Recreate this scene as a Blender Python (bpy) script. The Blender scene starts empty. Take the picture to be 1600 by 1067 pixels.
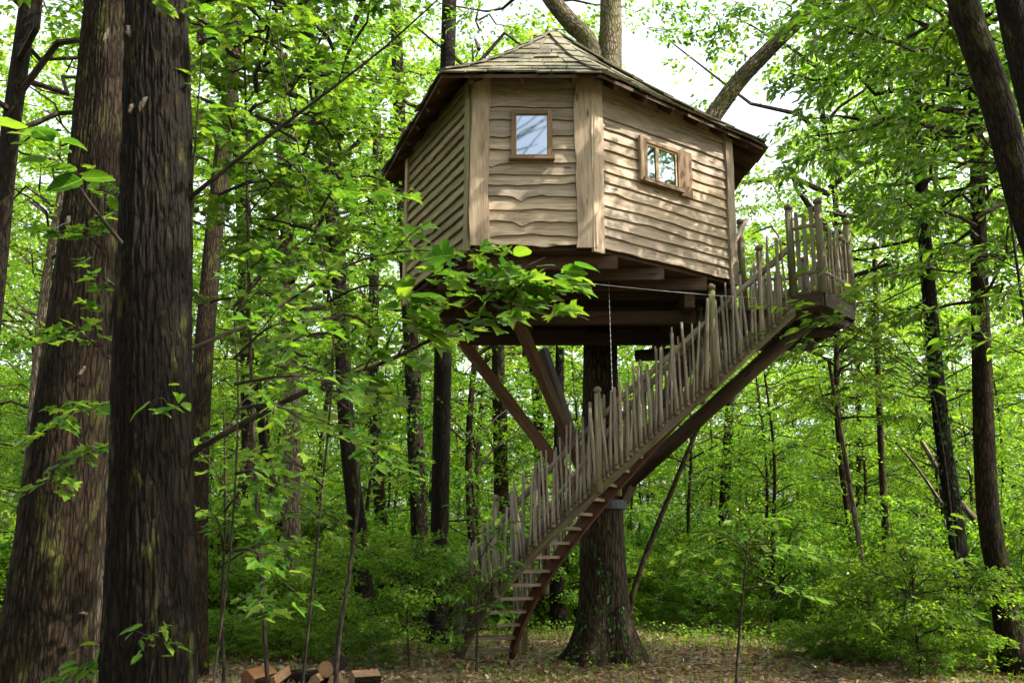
import bpy, math, random
import numpy as np
from mathutils import Vector, Matrix

random.seed(11)
RNG = np.random.default_rng(11)
SC = bpy.context.scene
COL = SC.collection
R = math.radians

# ------------------------------------------------------------------ camera
TILT = R(12.0); FOC = 35.0; FPX = 1600 * FOC / 36.0; CAMZ = 1.6
cam_d = bpy.data.cameras.new('camera'); cam = bpy.data.objects.new('camera', cam_d); COL.objects.link(cam)
cam_d.lens = FOC; cam_d.sensor_width = 36.0; cam_d.clip_start = 0.05; cam_d.clip_end = 2000
cam.location = (0, 0, CAMZ); cam.rotation_euler = (R(90) + TILT, 0, 0)
cam_d.dof.use_dof = True; cam_d.dof.focus_distance = 13.5; cam_d.dof.aperture_fstop = 5.6
SC.camera = cam

# ------------------------------------------------------------------ light
SUN_EL, SUN_AZ = R(47), R(107)      # azimuth clockwise from +Y (north): sun over the right shoulder
W = bpy.data.worlds.new('World'); SC.world = W; W.use_nodes = True
nt = W.node_tree; bg = nt.nodes['Background']
sky = nt.nodes.new('ShaderNodeTexSky'); sky.sky_type = 'NISHITA'; sky.sun_disc = False
sky.sun_elevation = SUN_EL; sky.sun_rotation = SUN_AZ; sky.dust_density = 5.0; sky.ozone_density = 1.0; sky.air_density = 1.0
hs = nt.nodes.new('ShaderNodeHueSaturation'); hs.inputs['Saturation'].default_value = .35   # thin white cloud
nt.links.new(sky.outputs[0], hs.inputs['Color']); nt.links.new(hs.outputs[0], bg.inputs[0]); bg.inputs[1].default_value = 0.15
sl = bpy.data.lights.new('sun', 'SUN'); sl.energy = 2.8; sl.angle = R(0.6); sl.color = (1.0, 0.93, 0.82)
so = bpy.data.objects.new('sun', sl); COL.objects.link(so)
sd = Vector((math.sin(SUN_AZ) * math.cos(SUN_EL), math.cos(SUN_AZ) * math.cos(SUN_EL), math.sin(SUN_EL)))
so.rotation_euler = sd.to_track_quat('Z', 'Y').to_euler(); so.location = (12, -6, 20)
SC.view_settings.view_transform = 'Standard'; SC.view_settings.look = 'None'
SC.view_settings.exposure = 2.15; SC.view_settings.gamma = 1.0; SC.view_settings.use_curve_mapping = False
SC.render.engine = 'CYCLES'
SC.cycles.use_denoising = True
SC.cycles.max_bounces = 10; SC.cycles.diffuse_bounces = 8; SC.cycles.transmission_bounces = 8; SC.cycles.glossy_bounces = 2
SC.cycles.sample_clamp_indirect = 6.0; SC.cycles.caustics_reflective = False; SC.cycles.caustics_refractive = False

def at(px, py, Y):
    """point at world depth Y seen at photo pixel (px, py)"""
    u = (px - 800) / FPX; v = (533.5 - py) / FPX
    d = Vector((u, math.cos(TILT) - v * math.sin(TILT), math.sin(TILT) + v * math.cos(TILT)))
    p = d * (Y / d.y); p.z += CAMZ
    return p

# ------------------------------------------------------------------ materials
MAT = {}
def new_mat(name):
    m = bpy.data.materials.new(name); m.use_nodes = True
    MAT[name] = m
    return m, m.node_tree.nodes, m.node_tree.links, m.node_tree.nodes['Principled BSDF']

def ramp(N, stops):
    r = N.new('ShaderNodeValToRGB'); el = r.color_ramp.elements
    while len(el) > 1: el.remove(el[-1])
    el[0].position = stops[0][0]; el[0].color = (*stops[0][1], 1)
    for p, c in stops[1:]:
        e = el.new(p); e.color = (*c, 1)
    return r

def grain_coords(N, L, scale):
    a = N.new('ShaderNodeAttribute'); a.attribute_name = 'grain'
    m = N.new('ShaderNodeMapping'); m.inputs['Scale'].default_value = scale
    L.new(a.outputs['Vector'], m.inputs['Vector'])
    return m

def noise(N, L, src, scale, detail=4, rough=.6, dist=0.0):
    n = N.new('ShaderNodeTexNoise'); n.inputs['Scale'].default_value = scale
    n.inputs['Detail'].default_value = detail; n.inputs['Roughness'].default_value = rough
    n.inputs['Distortion'].default_value = dist
    if src is not None: L.new(src, n.inputs['Vector'])
    return n

def mixc(N, L, fac, a, b, mode='MIX'):
    x = N.new('ShaderNodeMix'); x.data_type = 'RGBA'; x.blend_type = mode
    for s, i in ((fac, 0), (a, 6), (b, 7)):
        if hasattr(s, 'links') or hasattr(s, 'is_linked'): L.new(s, x.inputs[i])
        elif isinstance(s, (tuple, list)): x.inputs[i].default_value = (*s, 1)
        else: x.inputs[i].default_value = s
    return x.outputs[2]

def wood(name, dark, mid, light, rough=.75, moss=0.0, streak=1.0):
    m, N, L, B = new_mat(name)
    g = grain_coords(N, L, (1.6, 42, 42))
    n1 = noise(N, L, g.outputs[0], 1.0, 5, .65, 1.4)
    r1 = ramp(N, [(.28, dark), (.5, mid), (.74, light)])
    L.new(n1.outputs['Fac'], r1.inputs[0])
    g2 = grain_coords(N, L, (1.1, 5, 5))
    n2 = noise(N, L, g2.outputs[0], 1.3, 3, .6, .6)
    r2 = ramp(N, [(.32, (.55, .50, .46)), (.62, (1.12, 1.08, 1.04))])
    L.new(n2.outputs['Fac'], r2.inputs[0])
    c = mixc(N, L, .85 * streak, r1.outputs[0], r2.outputs[0], 'MULTIPLY')
    # knots
    v = N.new('ShaderNodeTexVoronoi'); v.inputs['Scale'].default_value = 1.0
    g3 = grain_coords(N, L, (1.5, 5.5, 5.5)); L.new(g3.outputs[0], v.inputs['Vector'])
    rk = ramp(N, [(.05, (1, 1, 1)), (.13, (0, 0, 0))]); L.new(v.outputs['Distance'], rk.inputs[0])
    c = mixc(N, L, rk.outputs[0], c, tuple(x * .55 for x in dark))
    # board to board
    oi = N.new('ShaderNodeObjectInfo'); ro = ramp(N, [(0, (.78, .78, .80)), (.5, (1, .98, .95)), (1, (1.18, 1.12, 1.04))])
    L.new(oi.outputs['Random'], ro.inputs[0])
    c = mixc(N, L, 1.0, c, ro.outputs[0], 'MULTIPLY')
    if moss:
        nm = noise(N, L, g2.outputs[0], 1.7, 5, .7)
        rm = ramp(N, [(.5 - moss * .2, (0, 0, 0)), (.74, (1, 1, 1))]); L.new(nm.outputs['Fac'], rm.inputs[0])
        c = mixc(N, L, rm.outputs[0], c, (.13, .15, .03))
    L.new(c, B.inputs['Base Color']); B.inputs['Roughness'].default_value = rough
    B.inputs['Specular IOR Level'].default_value = .25
    bp = N.new('ShaderNodeBump'); bp.inputs['Strength'].default_value = .55; bp.inputs['Distance'].default_value = .006
    L.new(n1.outputs['Fac'], bp.inputs['Height']); L.new(bp.outputs[0], B.inputs['Normal'])
    return m

wood('siding', (.175, .125, .085), (.345, .285, .215), (.46, .405, .335), streak=.95)
wood('siding_mossy', (.165, .12, .07), (.30, .255, .16), (.40, .355, .245), moss=.4)
wood('post_wood', (.20, .145, .098), (.335, .27, .20), (.43, .37, .295))
wood('frame_wood', (.10, .065, .038), (.18, .12, .075), (.26, .19, .125))
wood('sash_wood', (.28, .20, .12), (.38, .29, .19), (.46, .37, .26))
wood('joist_wood', (.022, .013, .008), (.045, .026, .014), (.075, .045, .026), rough=.8)  # darker copy of the strut wood, underside shade put into its colour
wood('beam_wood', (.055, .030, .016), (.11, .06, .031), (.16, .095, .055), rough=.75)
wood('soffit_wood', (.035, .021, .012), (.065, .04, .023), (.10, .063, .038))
wood('stick_wood', (.12, .10, .075), (.23, .20, .16), (.36, .33, .28))
wood('newel_wood', (.10, .085, .06), (.17, .15, .11), (.25, .22, .17), moss=.25)
wood('stringer_wood', (.06, .046, .033), (.115, .09, .065), (.18, .15, .115), moss=.1)
wood('stringer_red', (.06, .026, .013), (.115, .05, .024), (.17, .085, .048))
wood('tread_wood', (.09, .065, .045), (.16, .12, .085), (.22, .18, .13))
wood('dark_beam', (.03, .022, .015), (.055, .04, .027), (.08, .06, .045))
wood('shingle', (.07, .062, .050), (.135, .124, .102), (.205, .192, .165), rough=.9, moss=.14)
wood('cut_wood', (.10, .06, .032), (.20, .13, .07), (.29, .21, .125), rough=.85)
wood('cut_orange', (.075, .032, .012), (.14, .065, .026), (.21, .12, .055), rough=.85)

def bark(name, dark, mid, light, sc=16.0, stretch=.16, moss=.0, bump=.03, lichen=0.0):
    m, N, L, B = new_mat(name)
    g = grain_coords(N, L, (sc * stretch, sc, sc))
    nd = noise(N, L, g.outputs[0], .55, 3, .6)
    add = N.new('ShaderNodeMixRGB'); add.blend_type = 'ADD'; add.inputs[0].default_value = .9
    L.new(g.outputs[0], add.inputs[1]); L.new(nd.outputs['Color'], add.inputs[2])
    v = N.new('ShaderNodeTexVoronoi'); v.feature = 'DISTANCE_TO_EDGE'; v.inputs['Scale'].default_value = .8
    L.new(add.outputs[0], v.inputs['Vector'])
    rv = ramp(N, [(.0, (0, 0, 0)), (.22, (.75, .75, .75)), (.6, (1, 1, 1))]); L.new(v.outputs['Distance'], rv.inputs[0])
    n1 = noise(N, L, g.outputs[0], 1.6, 6, .7)
    h = N.new('ShaderNodeMath'); h.operation = 'MULTIPLY'; L.new(rv.outputs[0], h.inputs[0]); L.new(n1.outputs['Fac'], h.inputs[1])
    rc = ramp(N, [(.05, dark), (.32, mid), (.62, light)]); L.new(h.outputs[0], rc.inputs[0])
    c = rc.outputs[0]
    g2 = grain_coords(N, L, (1.2, 3.4, 3.4))
    n2 = noise(N, L, g2.outputs[0], 1.0, 4, .65)
    r2 = ramp(N, [(.3, (.6, .58, .55)), (.7, (1.3, 1.25, 1.2))]); L.new(n2.outputs['Fac'], r2.inputs[0])
    c = mixc(N, L, 1.0, c, r2.outputs[0], 'MULTIPLY')
    if moss:
        n3 = noise(N, L, g2.outputs[0], 1.7, 6, .75)
        r3 = ramp(N, [(.62 - moss * .3, (0, 0, 0)), (.8 - moss * .25, (1, 1, 1))]); L.new(n3.outputs['Fac'], r3.inputs[0])
        c = mixc(N, L, r3.outputs[0], c, (.075, .085, .018))
    if lichen:
        n4 = noise(N, L, g2.outputs[0], 5.5, 4, .7)
        r4 = ramp(N, [(.60, (0, 0, 0)), (.72, (lichen, lichen, lichen))]); L.new(n4.outputs['Fac'], r4.inputs[0])
        c = mixc(N, L, r4.outputs[0], c, (.22, .21, .17))
    oi = N.new('ShaderNodeObjectInfo'); ro = ramp(N, [(0, (.75, .76, .74)), (1, (1.25, 1.2, 1.15))]); L.new(oi.outputs['Random'], ro.inputs[0])
    c = mixc(N, L, 1.0, c, ro.outputs[0], 'MULTIPLY')
    L.new(c, B.inputs['Base Color']); B.inputs['Roughness'].default_value = .9; B.inputs['Specular IOR Level'].default_value = .15
    bp = N.new('ShaderNodeBump'); bp.inputs['Strength'].default_value = .9; bp.inputs['Distance'].default_value = bump
    L.new(h.outputs[0], bp.inputs['Height']); L.new(bp.outputs[0], B.inputs['Normal'])
    return m

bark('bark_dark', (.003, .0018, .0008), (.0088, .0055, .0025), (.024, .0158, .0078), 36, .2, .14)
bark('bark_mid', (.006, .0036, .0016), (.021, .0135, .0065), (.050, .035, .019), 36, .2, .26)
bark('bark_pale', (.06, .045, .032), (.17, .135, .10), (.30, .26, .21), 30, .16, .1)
bark('bark_oak', (.012, .0085, .0045), (.040, .030, .017), (.085, .068, .042), 26, .16, .10)
bark('bark_limb', (.035, .028, .018), (.125, .105, .07), (.24, .21, .16), 30, .3, .55, lichen=.8)
bark('bark_twig', (.015, .012, .009), (.04, .032, .024), (.075, .062, .05), 40, .2, .0, .004)

def leaf_mat(name, c0, c1, c2, trans, gloss=.08, veins=False):
    m, N, L, B = new_mat(name)
    N.remove(B); out = N['Material Output']
    geo = N.new('ShaderNodeNewGeometry'); r = ramp(N, [(0, c0), (.5, c1), (1, c2)])
    if not veins: L.new(geo.outputs['Random Per Island'], r.inputs[0])
    oi = N.new('ShaderNodeObjectInfo')
    if veins: L.new(oi.outputs['Random'], r.inputs[0])
    ro = ramp(N, [(0, (.74, .84, 1.0)), (.35, (.98, .93, .95)), (.6, (1.04, 1, 1)), (1, (1.32, 1.05, .95))])
    L.new(oi.outputs['Random'], ro.inputs[0])
    c = mixc(N, L, 1.0, r.outputs[0], ro.outputs[0], 'MULTIPLY')
    if veins:      # pale midrib and side veins along the leaf's own axes
        tc = N.new('ShaderNodeTexCoord'); sp_ = N.new('ShaderNodeSeparateXYZ'); L.new(tc.outputs['Object'], sp_.inputs[0])
        def mth(op, a, b=None):
            q = N.new('ShaderNodeMath'); q.operation = op
            for i, v in enumerate((a, b)):
                if v is None: continue
                if isinstance(v, (int, float)): q.inputs[i].default_value = v
                else: L.new(v, q.inputs[i])
            return q.outputs[0]
        ax = mth('ABSOLUTE', sp_.outputs['X']); st_ = mth('FRACT', mth('MULTIPLY', mth('SUBTRACT', sp_.outputs['Y'], mth('MULTIPLY', ax, .9)), 8.0))
        vv = mth('MAXIMUM', mth('LESS_THAN', ax, .018), mth('MULTIPLY', mth('LESS_THAN', st_, .13), .55))
        c = mixc(N, L, mth('MULTIPLY', vv, .5), c, (.19, .27, .06))
        nz = noise(N, L, tc.outputs['Object'], 5, 4); rz = ramp(N, [(.3, (.72, .74, .7)), (.7, (1.18, 1.12, 1.05))]); L.new(nz.outputs['Fac'], rz.inputs[0])
        c = mixc(N, L, 1.0, c, rz.outputs[0], 'MULTIPLY')
    d = N.new('ShaderNodeBsdfDiffuse'); L.new(c, d.inputs[0])
    t = N.new('ShaderNodeBsdfTranslucent')
    tc = mixc(N, L, 1.0, c, (2.3, 2.2, .8), 'MULTIPLY'); L.new(tc, t.inputs[0])
    mx = N.new('ShaderNodeMixShader'); mx.inputs[0].default_value = trans
    L.new(d.outputs[0], mx.inputs[1]); L.new(t.outputs[0], mx.inputs[2])
    g = N.new('ShaderNodeBsdfGlossy'); g.inputs['Roughness'].default_value = .38; g.inputs[0].default_value = (1, 1, 1, 1)
    fr = N.new('ShaderNodeFresnel'); fr.inputs[0].default_value = 1.4
    ml = N.new('ShaderNodeMath'); ml.operation = 'MULTIPLY'; ml.inputs[1].default_value = gloss * 2.2
    L.new(fr.outputs[0], ml.inputs[0])
    m2 = N.new('ShaderNodeMixShader'); L.new(ml.outputs[0], m2.inputs[0])
    L.new(mx.outputs[0], m2.inputs[1]); L.new(g.outputs[0], m2.inputs[2]); L.new(m2.outputs[0], out.inputs[0])
    return m

leaf_mat('leaf_maple', (.034, .095, .010), (.064, .148, .013), (.118, .205, .024), .5)
leaf_mat('leaf_chestnut', (.036, .105, .012), (.070, .162, .016), (.125, .22, .030), .5, .10)
leaf_mat('leaf_near', (.022, .085, .010), (.050, .142, .012), (.100, .205, .024), .5, .07, True)
leaf_mat('leaf_canopy', (.042, .118, .011), (.084, .185, .016), (.15, .25, .032), .55)
leaf_mat('leaf_under', (.042, .120, .011), (.084, .184, .015), (.145, .245, .028), .6)
leaf_mat('leaf_ivy', (.012, .045, .010), (.022, .07, .014), (.04, .10, .02), .2, .15)
leaf_mat('leaf_dry', (.07, .042, .022), (.15, .10, .06), (.30, .23, .155), .2, .05)
leaf_mat('leaf_grass', (.06, .13, .012), (.11, .19, .016), (.20, .24, .03), .4)

m, N, L, B = new_mat('ground_soil')
tc = N.new('ShaderNodeTexCoord')
n1 = noise(N, L, tc.outputs['Object'], 9, 6, .7); r1 = ramp(N, [(.3, (.055, .038, .022)), (.55, (.14, .10, .062)), (.75, (.26, .20, .13))]); L.new(n1.outputs['Fac'], r1.inputs[0])
n2 = noise(N, L, tc.outputs['Object'], .45, 4, .6); r2 = ramp(N, [(.46, (0, 0, 0)), (.62, (1, 1, 1))]); L.new(n2.outputs['Fac'], r2.inputs[0])
c = mixc(N, L, r2.outputs[0], r1.outputs[0], (.055, .085, .018)); L.new(c, B.inputs['Base Color']); B.inputs['Roughness'].default_value = .95
bp = N.new('ShaderNodeBump'); bp.inputs['Distance'].default_value = .03; L.new(n1.outputs['Fac'], bp.inputs['Height']); L.new(bp.outputs[0], B.inputs['Normal'])

m, N, L, B = new_mat('end_grain'); B.inputs['Roughness'].default_value = .9
g = grain_coords(N, L, (9, 2, 2)); n1 = noise(N, L, g.outputs[0], 1, 3); r1 = ramp(N, [(.35, (.13, .07, .03)), (.5, (.27, .155, .07)), (.65, (.36, .23, .12))]); L.new(n1.outputs['Fac'], r1.inputs[0]); L.new(r1.outputs[0], B.inputs['Base Color'])
m, N, L, B = new_mat('window_glass')
B.inputs['Base Color'].default_value = (.012, .016, .014, 1); B.inputs['Roughness'].default_value = .03
B.inputs['IOR'].default_value = 2.3; B.inputs['Specular Tint'].default_value = (.72, .86, 1, 1); B.inputs['Specular IOR Level'].default_value = 1.0
m, N, L, B = new_mat('steel'); B.inputs['Base Color'].default_value = (.5, .5, .5, 1); B.inputs['Metallic'].default_value = 1; B.inputs['Roughness'].default_value = .35
m, N, L, B = new_mat('dark_iron'); B.inputs['Base Color'].default_value = (.03, .03, .03, 1); B.inputs['Metallic'].default_value = .6; B.inputs['Roughness'].default_value = .6
m, N, L, B = new_mat('wire_white'); B.inputs['Base Color'].default_value = (.3, .3, .3, 1); B.inputs['Roughness'].default_value = .4
m, N, L, B = new_mat('roof_felt'); B.inputs['Base Color'].default_value = (.05, .035, .022, 1); B.inputs['Roughness'].default_value = .9
m, N, L, B = new_mat('scar_wood'); B.inputs['Roughness'].default_value = .85
g = grain_coords(N, L, (3, 30, 30)); n1 = noise(N, L, g.outputs[0], 1, 4); r1 = ramp(N, [(.3, (.03, .02, .012)), (.7, (.12, .088, .056))]); L.new(n1.outputs['Fac'], r1.inputs[0]); L.new(r1.outputs[0], B.inputs['Base Color'])

# ------------------------------------------------------------------ mesh building
def mesh_np(name, V, F, mat, grain=None, smooth=False, mats=None, midx=None):
    """V (n,3); F list of arrays (m,k)"""
    me = bpy.data.meshes.new(name)
    V = np.asarray(V, dtype=np.float32)
    if not isinstance(F, list): F = [F]
    F = [np.asarray(f, dtype=np.int32) for f in F if len(f)]
    nl = sum(f.size for f in F); npol = sum(len(f) for f in F)
    me.vertices.add(len(V)); me.vertices.foreach_set('co', V.ravel())
    me.loops.add(nl); me.polygons.add(npol)
    me.loops.foreach_set('vertex_index', np.concatenate([f.ravel() for f in F]))
    tot = np.concatenate([np.full(len(f), f.shape[1], np.int32) for f in F])
    st = np.zeros(npol, np.int32); st[1:] = np.cumsum(tot)[:-1]
    me.polygons.foreach_set('loop_start', st)
    me.polygons.foreach_set('use_smooth', np.full(npol, bool(smooth or grain is None)))
    for mm in (mats or [mat]): me.materials.append(MAT[mm])
    if midx is not None: me.polygons.foreach_set('material_index', np.asarray(midx, np.int32))
    if grain is not None:
        a = me.attributes.new('grain', 'FLOAT_VECTOR', 'POINT'); a.data.foreach_set('vector', np.asarray(grain, np.float32).ravel())
    me.update(calc_edges=True); me.validate()
    return me

def link(name, me, parent=None, M=None):
    o = bpy.data.objects.new(name, me); COL.objects.link(o)
    if parent is not None: o.parent = parent
    if M is not None: o.matrix_basis = M
    return o

def thing(name, label, cat, loc=(0, 0, 0), group=None, rz=0, scale=1.0):
    o = bpy.data.objects.new(name, None); COL.objects.link(o); o.empty_display_size = .2
    o.location = loc; o.rotation_euler = (0, 0, rz); o.scale = (scale,) * 3
    o['label'] = label; o['category'] = cat
    if group: o['group'] = group
    return o

class MB:
    """collects boxes, tubes and boards, in coordinates relative to an origin"""
    def __init__(s, org=(0, 0, 0)):
        s.v = []; s.f3 = []; s.f4 = []; s.fn = []; s.g = []; s.o = Vector(org); s.m3 = []; s.m4 = []
    def add(s, P, G, faces):
        b = len(s.v)
        for p in P: s.v.append((p[0] - s.o.x, p[1] - s.o.y, p[2] - s.o.z))
        s.g += [tuple(g) for g in G]
        for f in faces:
            f = tuple(b + i for i in f)
            (s.f3 if len(f) == 3 else s.f4 if len(f) == 4 else s.fn).append(f)
    def beam(s, p0, p1, w, h, up=(0, 0, 1), taper=1.0):
        p0 = Vector(p0); p1 = Vector(p1); d = (p1 - p0); ln = d.length; d.normalize()
        side = d.cross(Vector(up))
        if side.length < 1e-4: side = d.cross(Vector((0, 1, 0)))
        side.normalize(); u2 = side.cross(d).normalized(); r = random.random() * 50
        P = []; G = []
        for e, p, k in ((0, p0, 1), (ln, p1, taper)):
            for a, b in ((-1, -1), (1, -1), (1, 1), (-1, 1)):
                P.append(p + side * (a * w * k / 2) + u2 * (b * h * k / 2)); G.append((e + r, a * w / 2 + r, b * h / 2))
        s.add(P, G, [(0, 3, 2, 1), (4, 5, 6, 7), (0, 1, 5, 4), (1, 2, 6, 5), (2, 3, 7, 6), (3, 0, 4, 7)])
        return s
    def tube(s, pts, rad, n=8, cap=True, flare=None):
        pts = [Vector(p) for p in pts]; r0 = random.random() * 50
        if not hasattr(rad, '__len__'): rad = [rad] * len(pts)
        P = []; G = []; ln = 0; ref = None
        for i, p in enumerate(pts):
            d = (pts[min(i + 1, len(pts) - 1)] - pts[max(i - 1, 0)]).normalized()
            if ref is None:
                ref = d.orthogonal().normalized()
            ref = (ref - d * ref.dot(d)).normalized(); b = d.cross(ref)
            if i: ln += (p - pts[i - 1]).length
            for k in range(n):
                a = 2 * math.pi * k / n; rr = rad[i]
                if flare: rr *= flare(i, a)
                P.append(p + ref * (math.cos(a) * rr) + b * (math.sin(a) * rr)); G.append((ln + r0, math.cos(a) * rr, math.sin(a) * rr + r0))
        F = []
        for i in range(len(pts) - 1):
            for k in range(n):
                k2 = (k + 1) % n
                F.append((i * n + k, i * n + k2, (i + 1) * n + k2, (i + 1) * n + k))
        if cap:
            F.append(tuple(range(n))[::-1]); F.append(tuple((len(pts) - 1) * n + k for k in range(n)))
        s.add(P, G, F)
        return s
    def board(s, p0, along, across, nrm, ln, lo, hi, th, off_lo=0.0, off_hi=0.0, n=12):
        """plank: along its length, edge functions lo(t), hi(t) across, thickness th along nrm"""
        p0 = Vector(p0); along = Vector(along).normalized(); across = Vector(across).normalized(); nrm = Vector(nrm).normalized()
        r = random.random() * 80; P = []; G = []
        for i in range(n + 1):
            t = i / n; q = p0 + along * (ln * t); a = lo(t); b = hi(t)
            for w, o in ((a, off_lo + th), (b, off_hi + th), (b, off_hi), (a, off_lo)):
                P.append(q + across * w + nrm * o); G.append((ln * t + r, w + r, o))
        F = []
        for i in range(n):
            for k in range(4):
                k2 = (k + 1) % 4
                F.append((4 * i + k, 4 * i + k2, 4 * i + 4 + k2, 4 * i + 4 + k))
        F.append((3, 2, 1, 0)); F.append((4 * n, 4 * n + 1, 4 * n + 2, 4 * n + 3))
        s.add(P, G, F)
        return s
    def mesh(s, name, mat, smooth=False):
        F = [f for f in (s.f3, s.f4) if f]
        byn = {}
        for f in s.fn: byn.setdefault(len(f), []).append(f)
        F += list(byn.values())
        return mesh_np(name, s.v, F, mat, s.g, smooth)
    def build(s, name, mat, parent=None, smooth=False):
        return link(name, s.mesh(name, mat, smooth), parent)

def wavy(base, amp, seed=None, k=(1.1, 2.3, 4.7)):
    ph = [random.random() * 7 for _ in k]; a = [random.uniform(.4, 1) for _ in k]
    return lambda t: base + amp * sum(a[i] * math.sin(2 * math.pi * k[i] * t + ph[i]) / (1 + i * .7) for i in range(len(k)))

# ------------------------------------------------------------------ leaves
def tpl(outline, mid_z=-.05, edge_z=.05):
    """leaf from right-hand outline points [(x,y)...] from base to tip: quads/tris against a midrib"""
    n = len(outline); V = [(0, 0, 0)]; 
    mids = [(0, y, mid_z * math.sin(math.pi * min(y, 1))) for x, y in outline[:-1]]
    V += mids; tip = len(V); V.append((0, outline[-1][1], -.10))
    r0 = len(V); V += [(x, y, edge_z * min(1, x * 4) - .10 * y * y) for x, y in outline[:-1]]
    l0 = len(V); V += [(-x, y, edge_z * min(1, x * 4) - .10 * y * y) for x, y in outline[:-1]]
    F = []
    k = n - 1
    F += [(0, r0, 1), (0, 1, l0)]
    for i in range(k - 1):
        F += [(1 + i, r0 + i, r0 + i + 1), (1 + i, r0 + i + 1, 2 + i), (1 + i, 2 + i, l0 + i + 1), (1 + i, l0 + i + 1, l0 + i)]
    F += [(k, r0 + k - 1, tip), (k, tip, l0 + k - 1)]
    return np.array(V, float), np.array(F)

T_OVAL = (np.array([(0, 0, 0), (.25, .32, .06), (.21, .68, .02), (0, 1, -.10), (-.21, .68, .02), (-.25, .32, .06)], float), np.array([(0, 1, 2, 3), (0, 3, 4, 5)]))
T_LANCE = (np.array([(0, 0, 0), (.14, .3, .05), (.15, .62, .0), (0, 1, -.14), (-.15, .62, .0), (-.14, .3, .05)], float), np.array([(0, 1, 2, 3), (0, 3, 4, 5)]))
T_CHEST = tpl([(.10, .12), (.16, .35), (.17, .58), (.11, .8), (0, 1.0)])
T_BEECH = tpl([(.17, .12), (.27, .35), (.25, .6), (.13, .83), (0, 1.0)])
def maple_tpl():
    out = [(.05, .0), (.26, .02), (.20, .14), (.47, .26), (.52, .46), (.36, .46), (.25, .52), (.30, .72), (.14, .70), (0, 1.0)]
    full = out + [(-x, y) for x, y in out[-2::-1]]
    V = [(0, .34, -.04)] + [(x, y, .07 * abs(x) - .09 * (y - .3) ** 2) for x, y in full]
    n = len(full); F = [(0, 1 + i, 1 + (i + 1) % n) for i in range(n)]
    return np.array(V, float), np.array(F)
T_MAPLE = maple_tpl()
T_TUFT = (np.array([(-.06, 0, 0), (.06, 0, 0), (.05, .6, .05), (0, 1, .25)], float), np.array([(0, 1, 2, 3)]))

def unit(a): return a / np.maximum(np.linalg.norm(a, axis=-1, keepdims=True), 1e-6)

def leaves(pos, axis, nrm, size, T):
    pos = np.asarray(pos); axis = unit(np.asarray(axis)); nrm = np.asarray(nrm)
    nrm = unit(nrm - axis * (nrm * axis).sum(-1, keepdims=True)); side = np.cross(axis, nrm)
    V, F = T; k = len(V); n = len(pos)
    size = np.broadcast_to(np.asarray(size), (n,))[:, None, None]
    P = pos[:, None, :] + size * (V[None, :, 0:1] * side[:, None, :] + V[None, :, 1:2] * axis[:, None, :] + V[None, :, 2:3] * nrm[:, None, :])
    FF = F[None] + (np.arange(n) * k)[:, None, None]
    return P.reshape(-1, 3), FF.reshape(-1, F.shape[1])

def spray_leaves(rg, c, d, ln, n, width=.42, flat=.06, tilt=.45, droop=.25):
    """leaf positions of a flat spray that starts at c and runs along d (3-vectors, arrays per spray)"""
    S = len(c); d = unit(d)
    lat = unit(np.cross(d, np.array([0, 0, 1.0]))); up = np.cross(lat, d)
    s = np.sqrt(rg.random((S, n)))
    w = rg.normal(size=(S, n)) * .5 * width
    ln = np.broadcast_to(np.asarray(ln), (S,))[:, None]
    p = c[:, None] + d[:, None] * (s * ln)[..., None] + lat[:, None] * (w * ln * np.sin(math.pi * np.clip(s * .8 + .12, 0, 1)))[..., None]
    p = p + up[:, None] * (rg.normal(size=(S, n)) * flat * ln)[..., None]
    p[..., 2] -= droop * ln * s * s * .5 + np.abs(w) * ln * .15
    a = rg.normal(size=(S, n, 3)) * .45 + d[:, None] * .7 + lat[:, None] * np.sign(w)[..., None] * .75
    a[..., 2] -= .25
    nr = rg.normal(size=(S, n, 3)) * tilt; nr[..., 2] += 1.0
    return p.reshape(-1, 3), a.reshape(-1, 3), nr.reshape(-1, 3)

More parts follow.
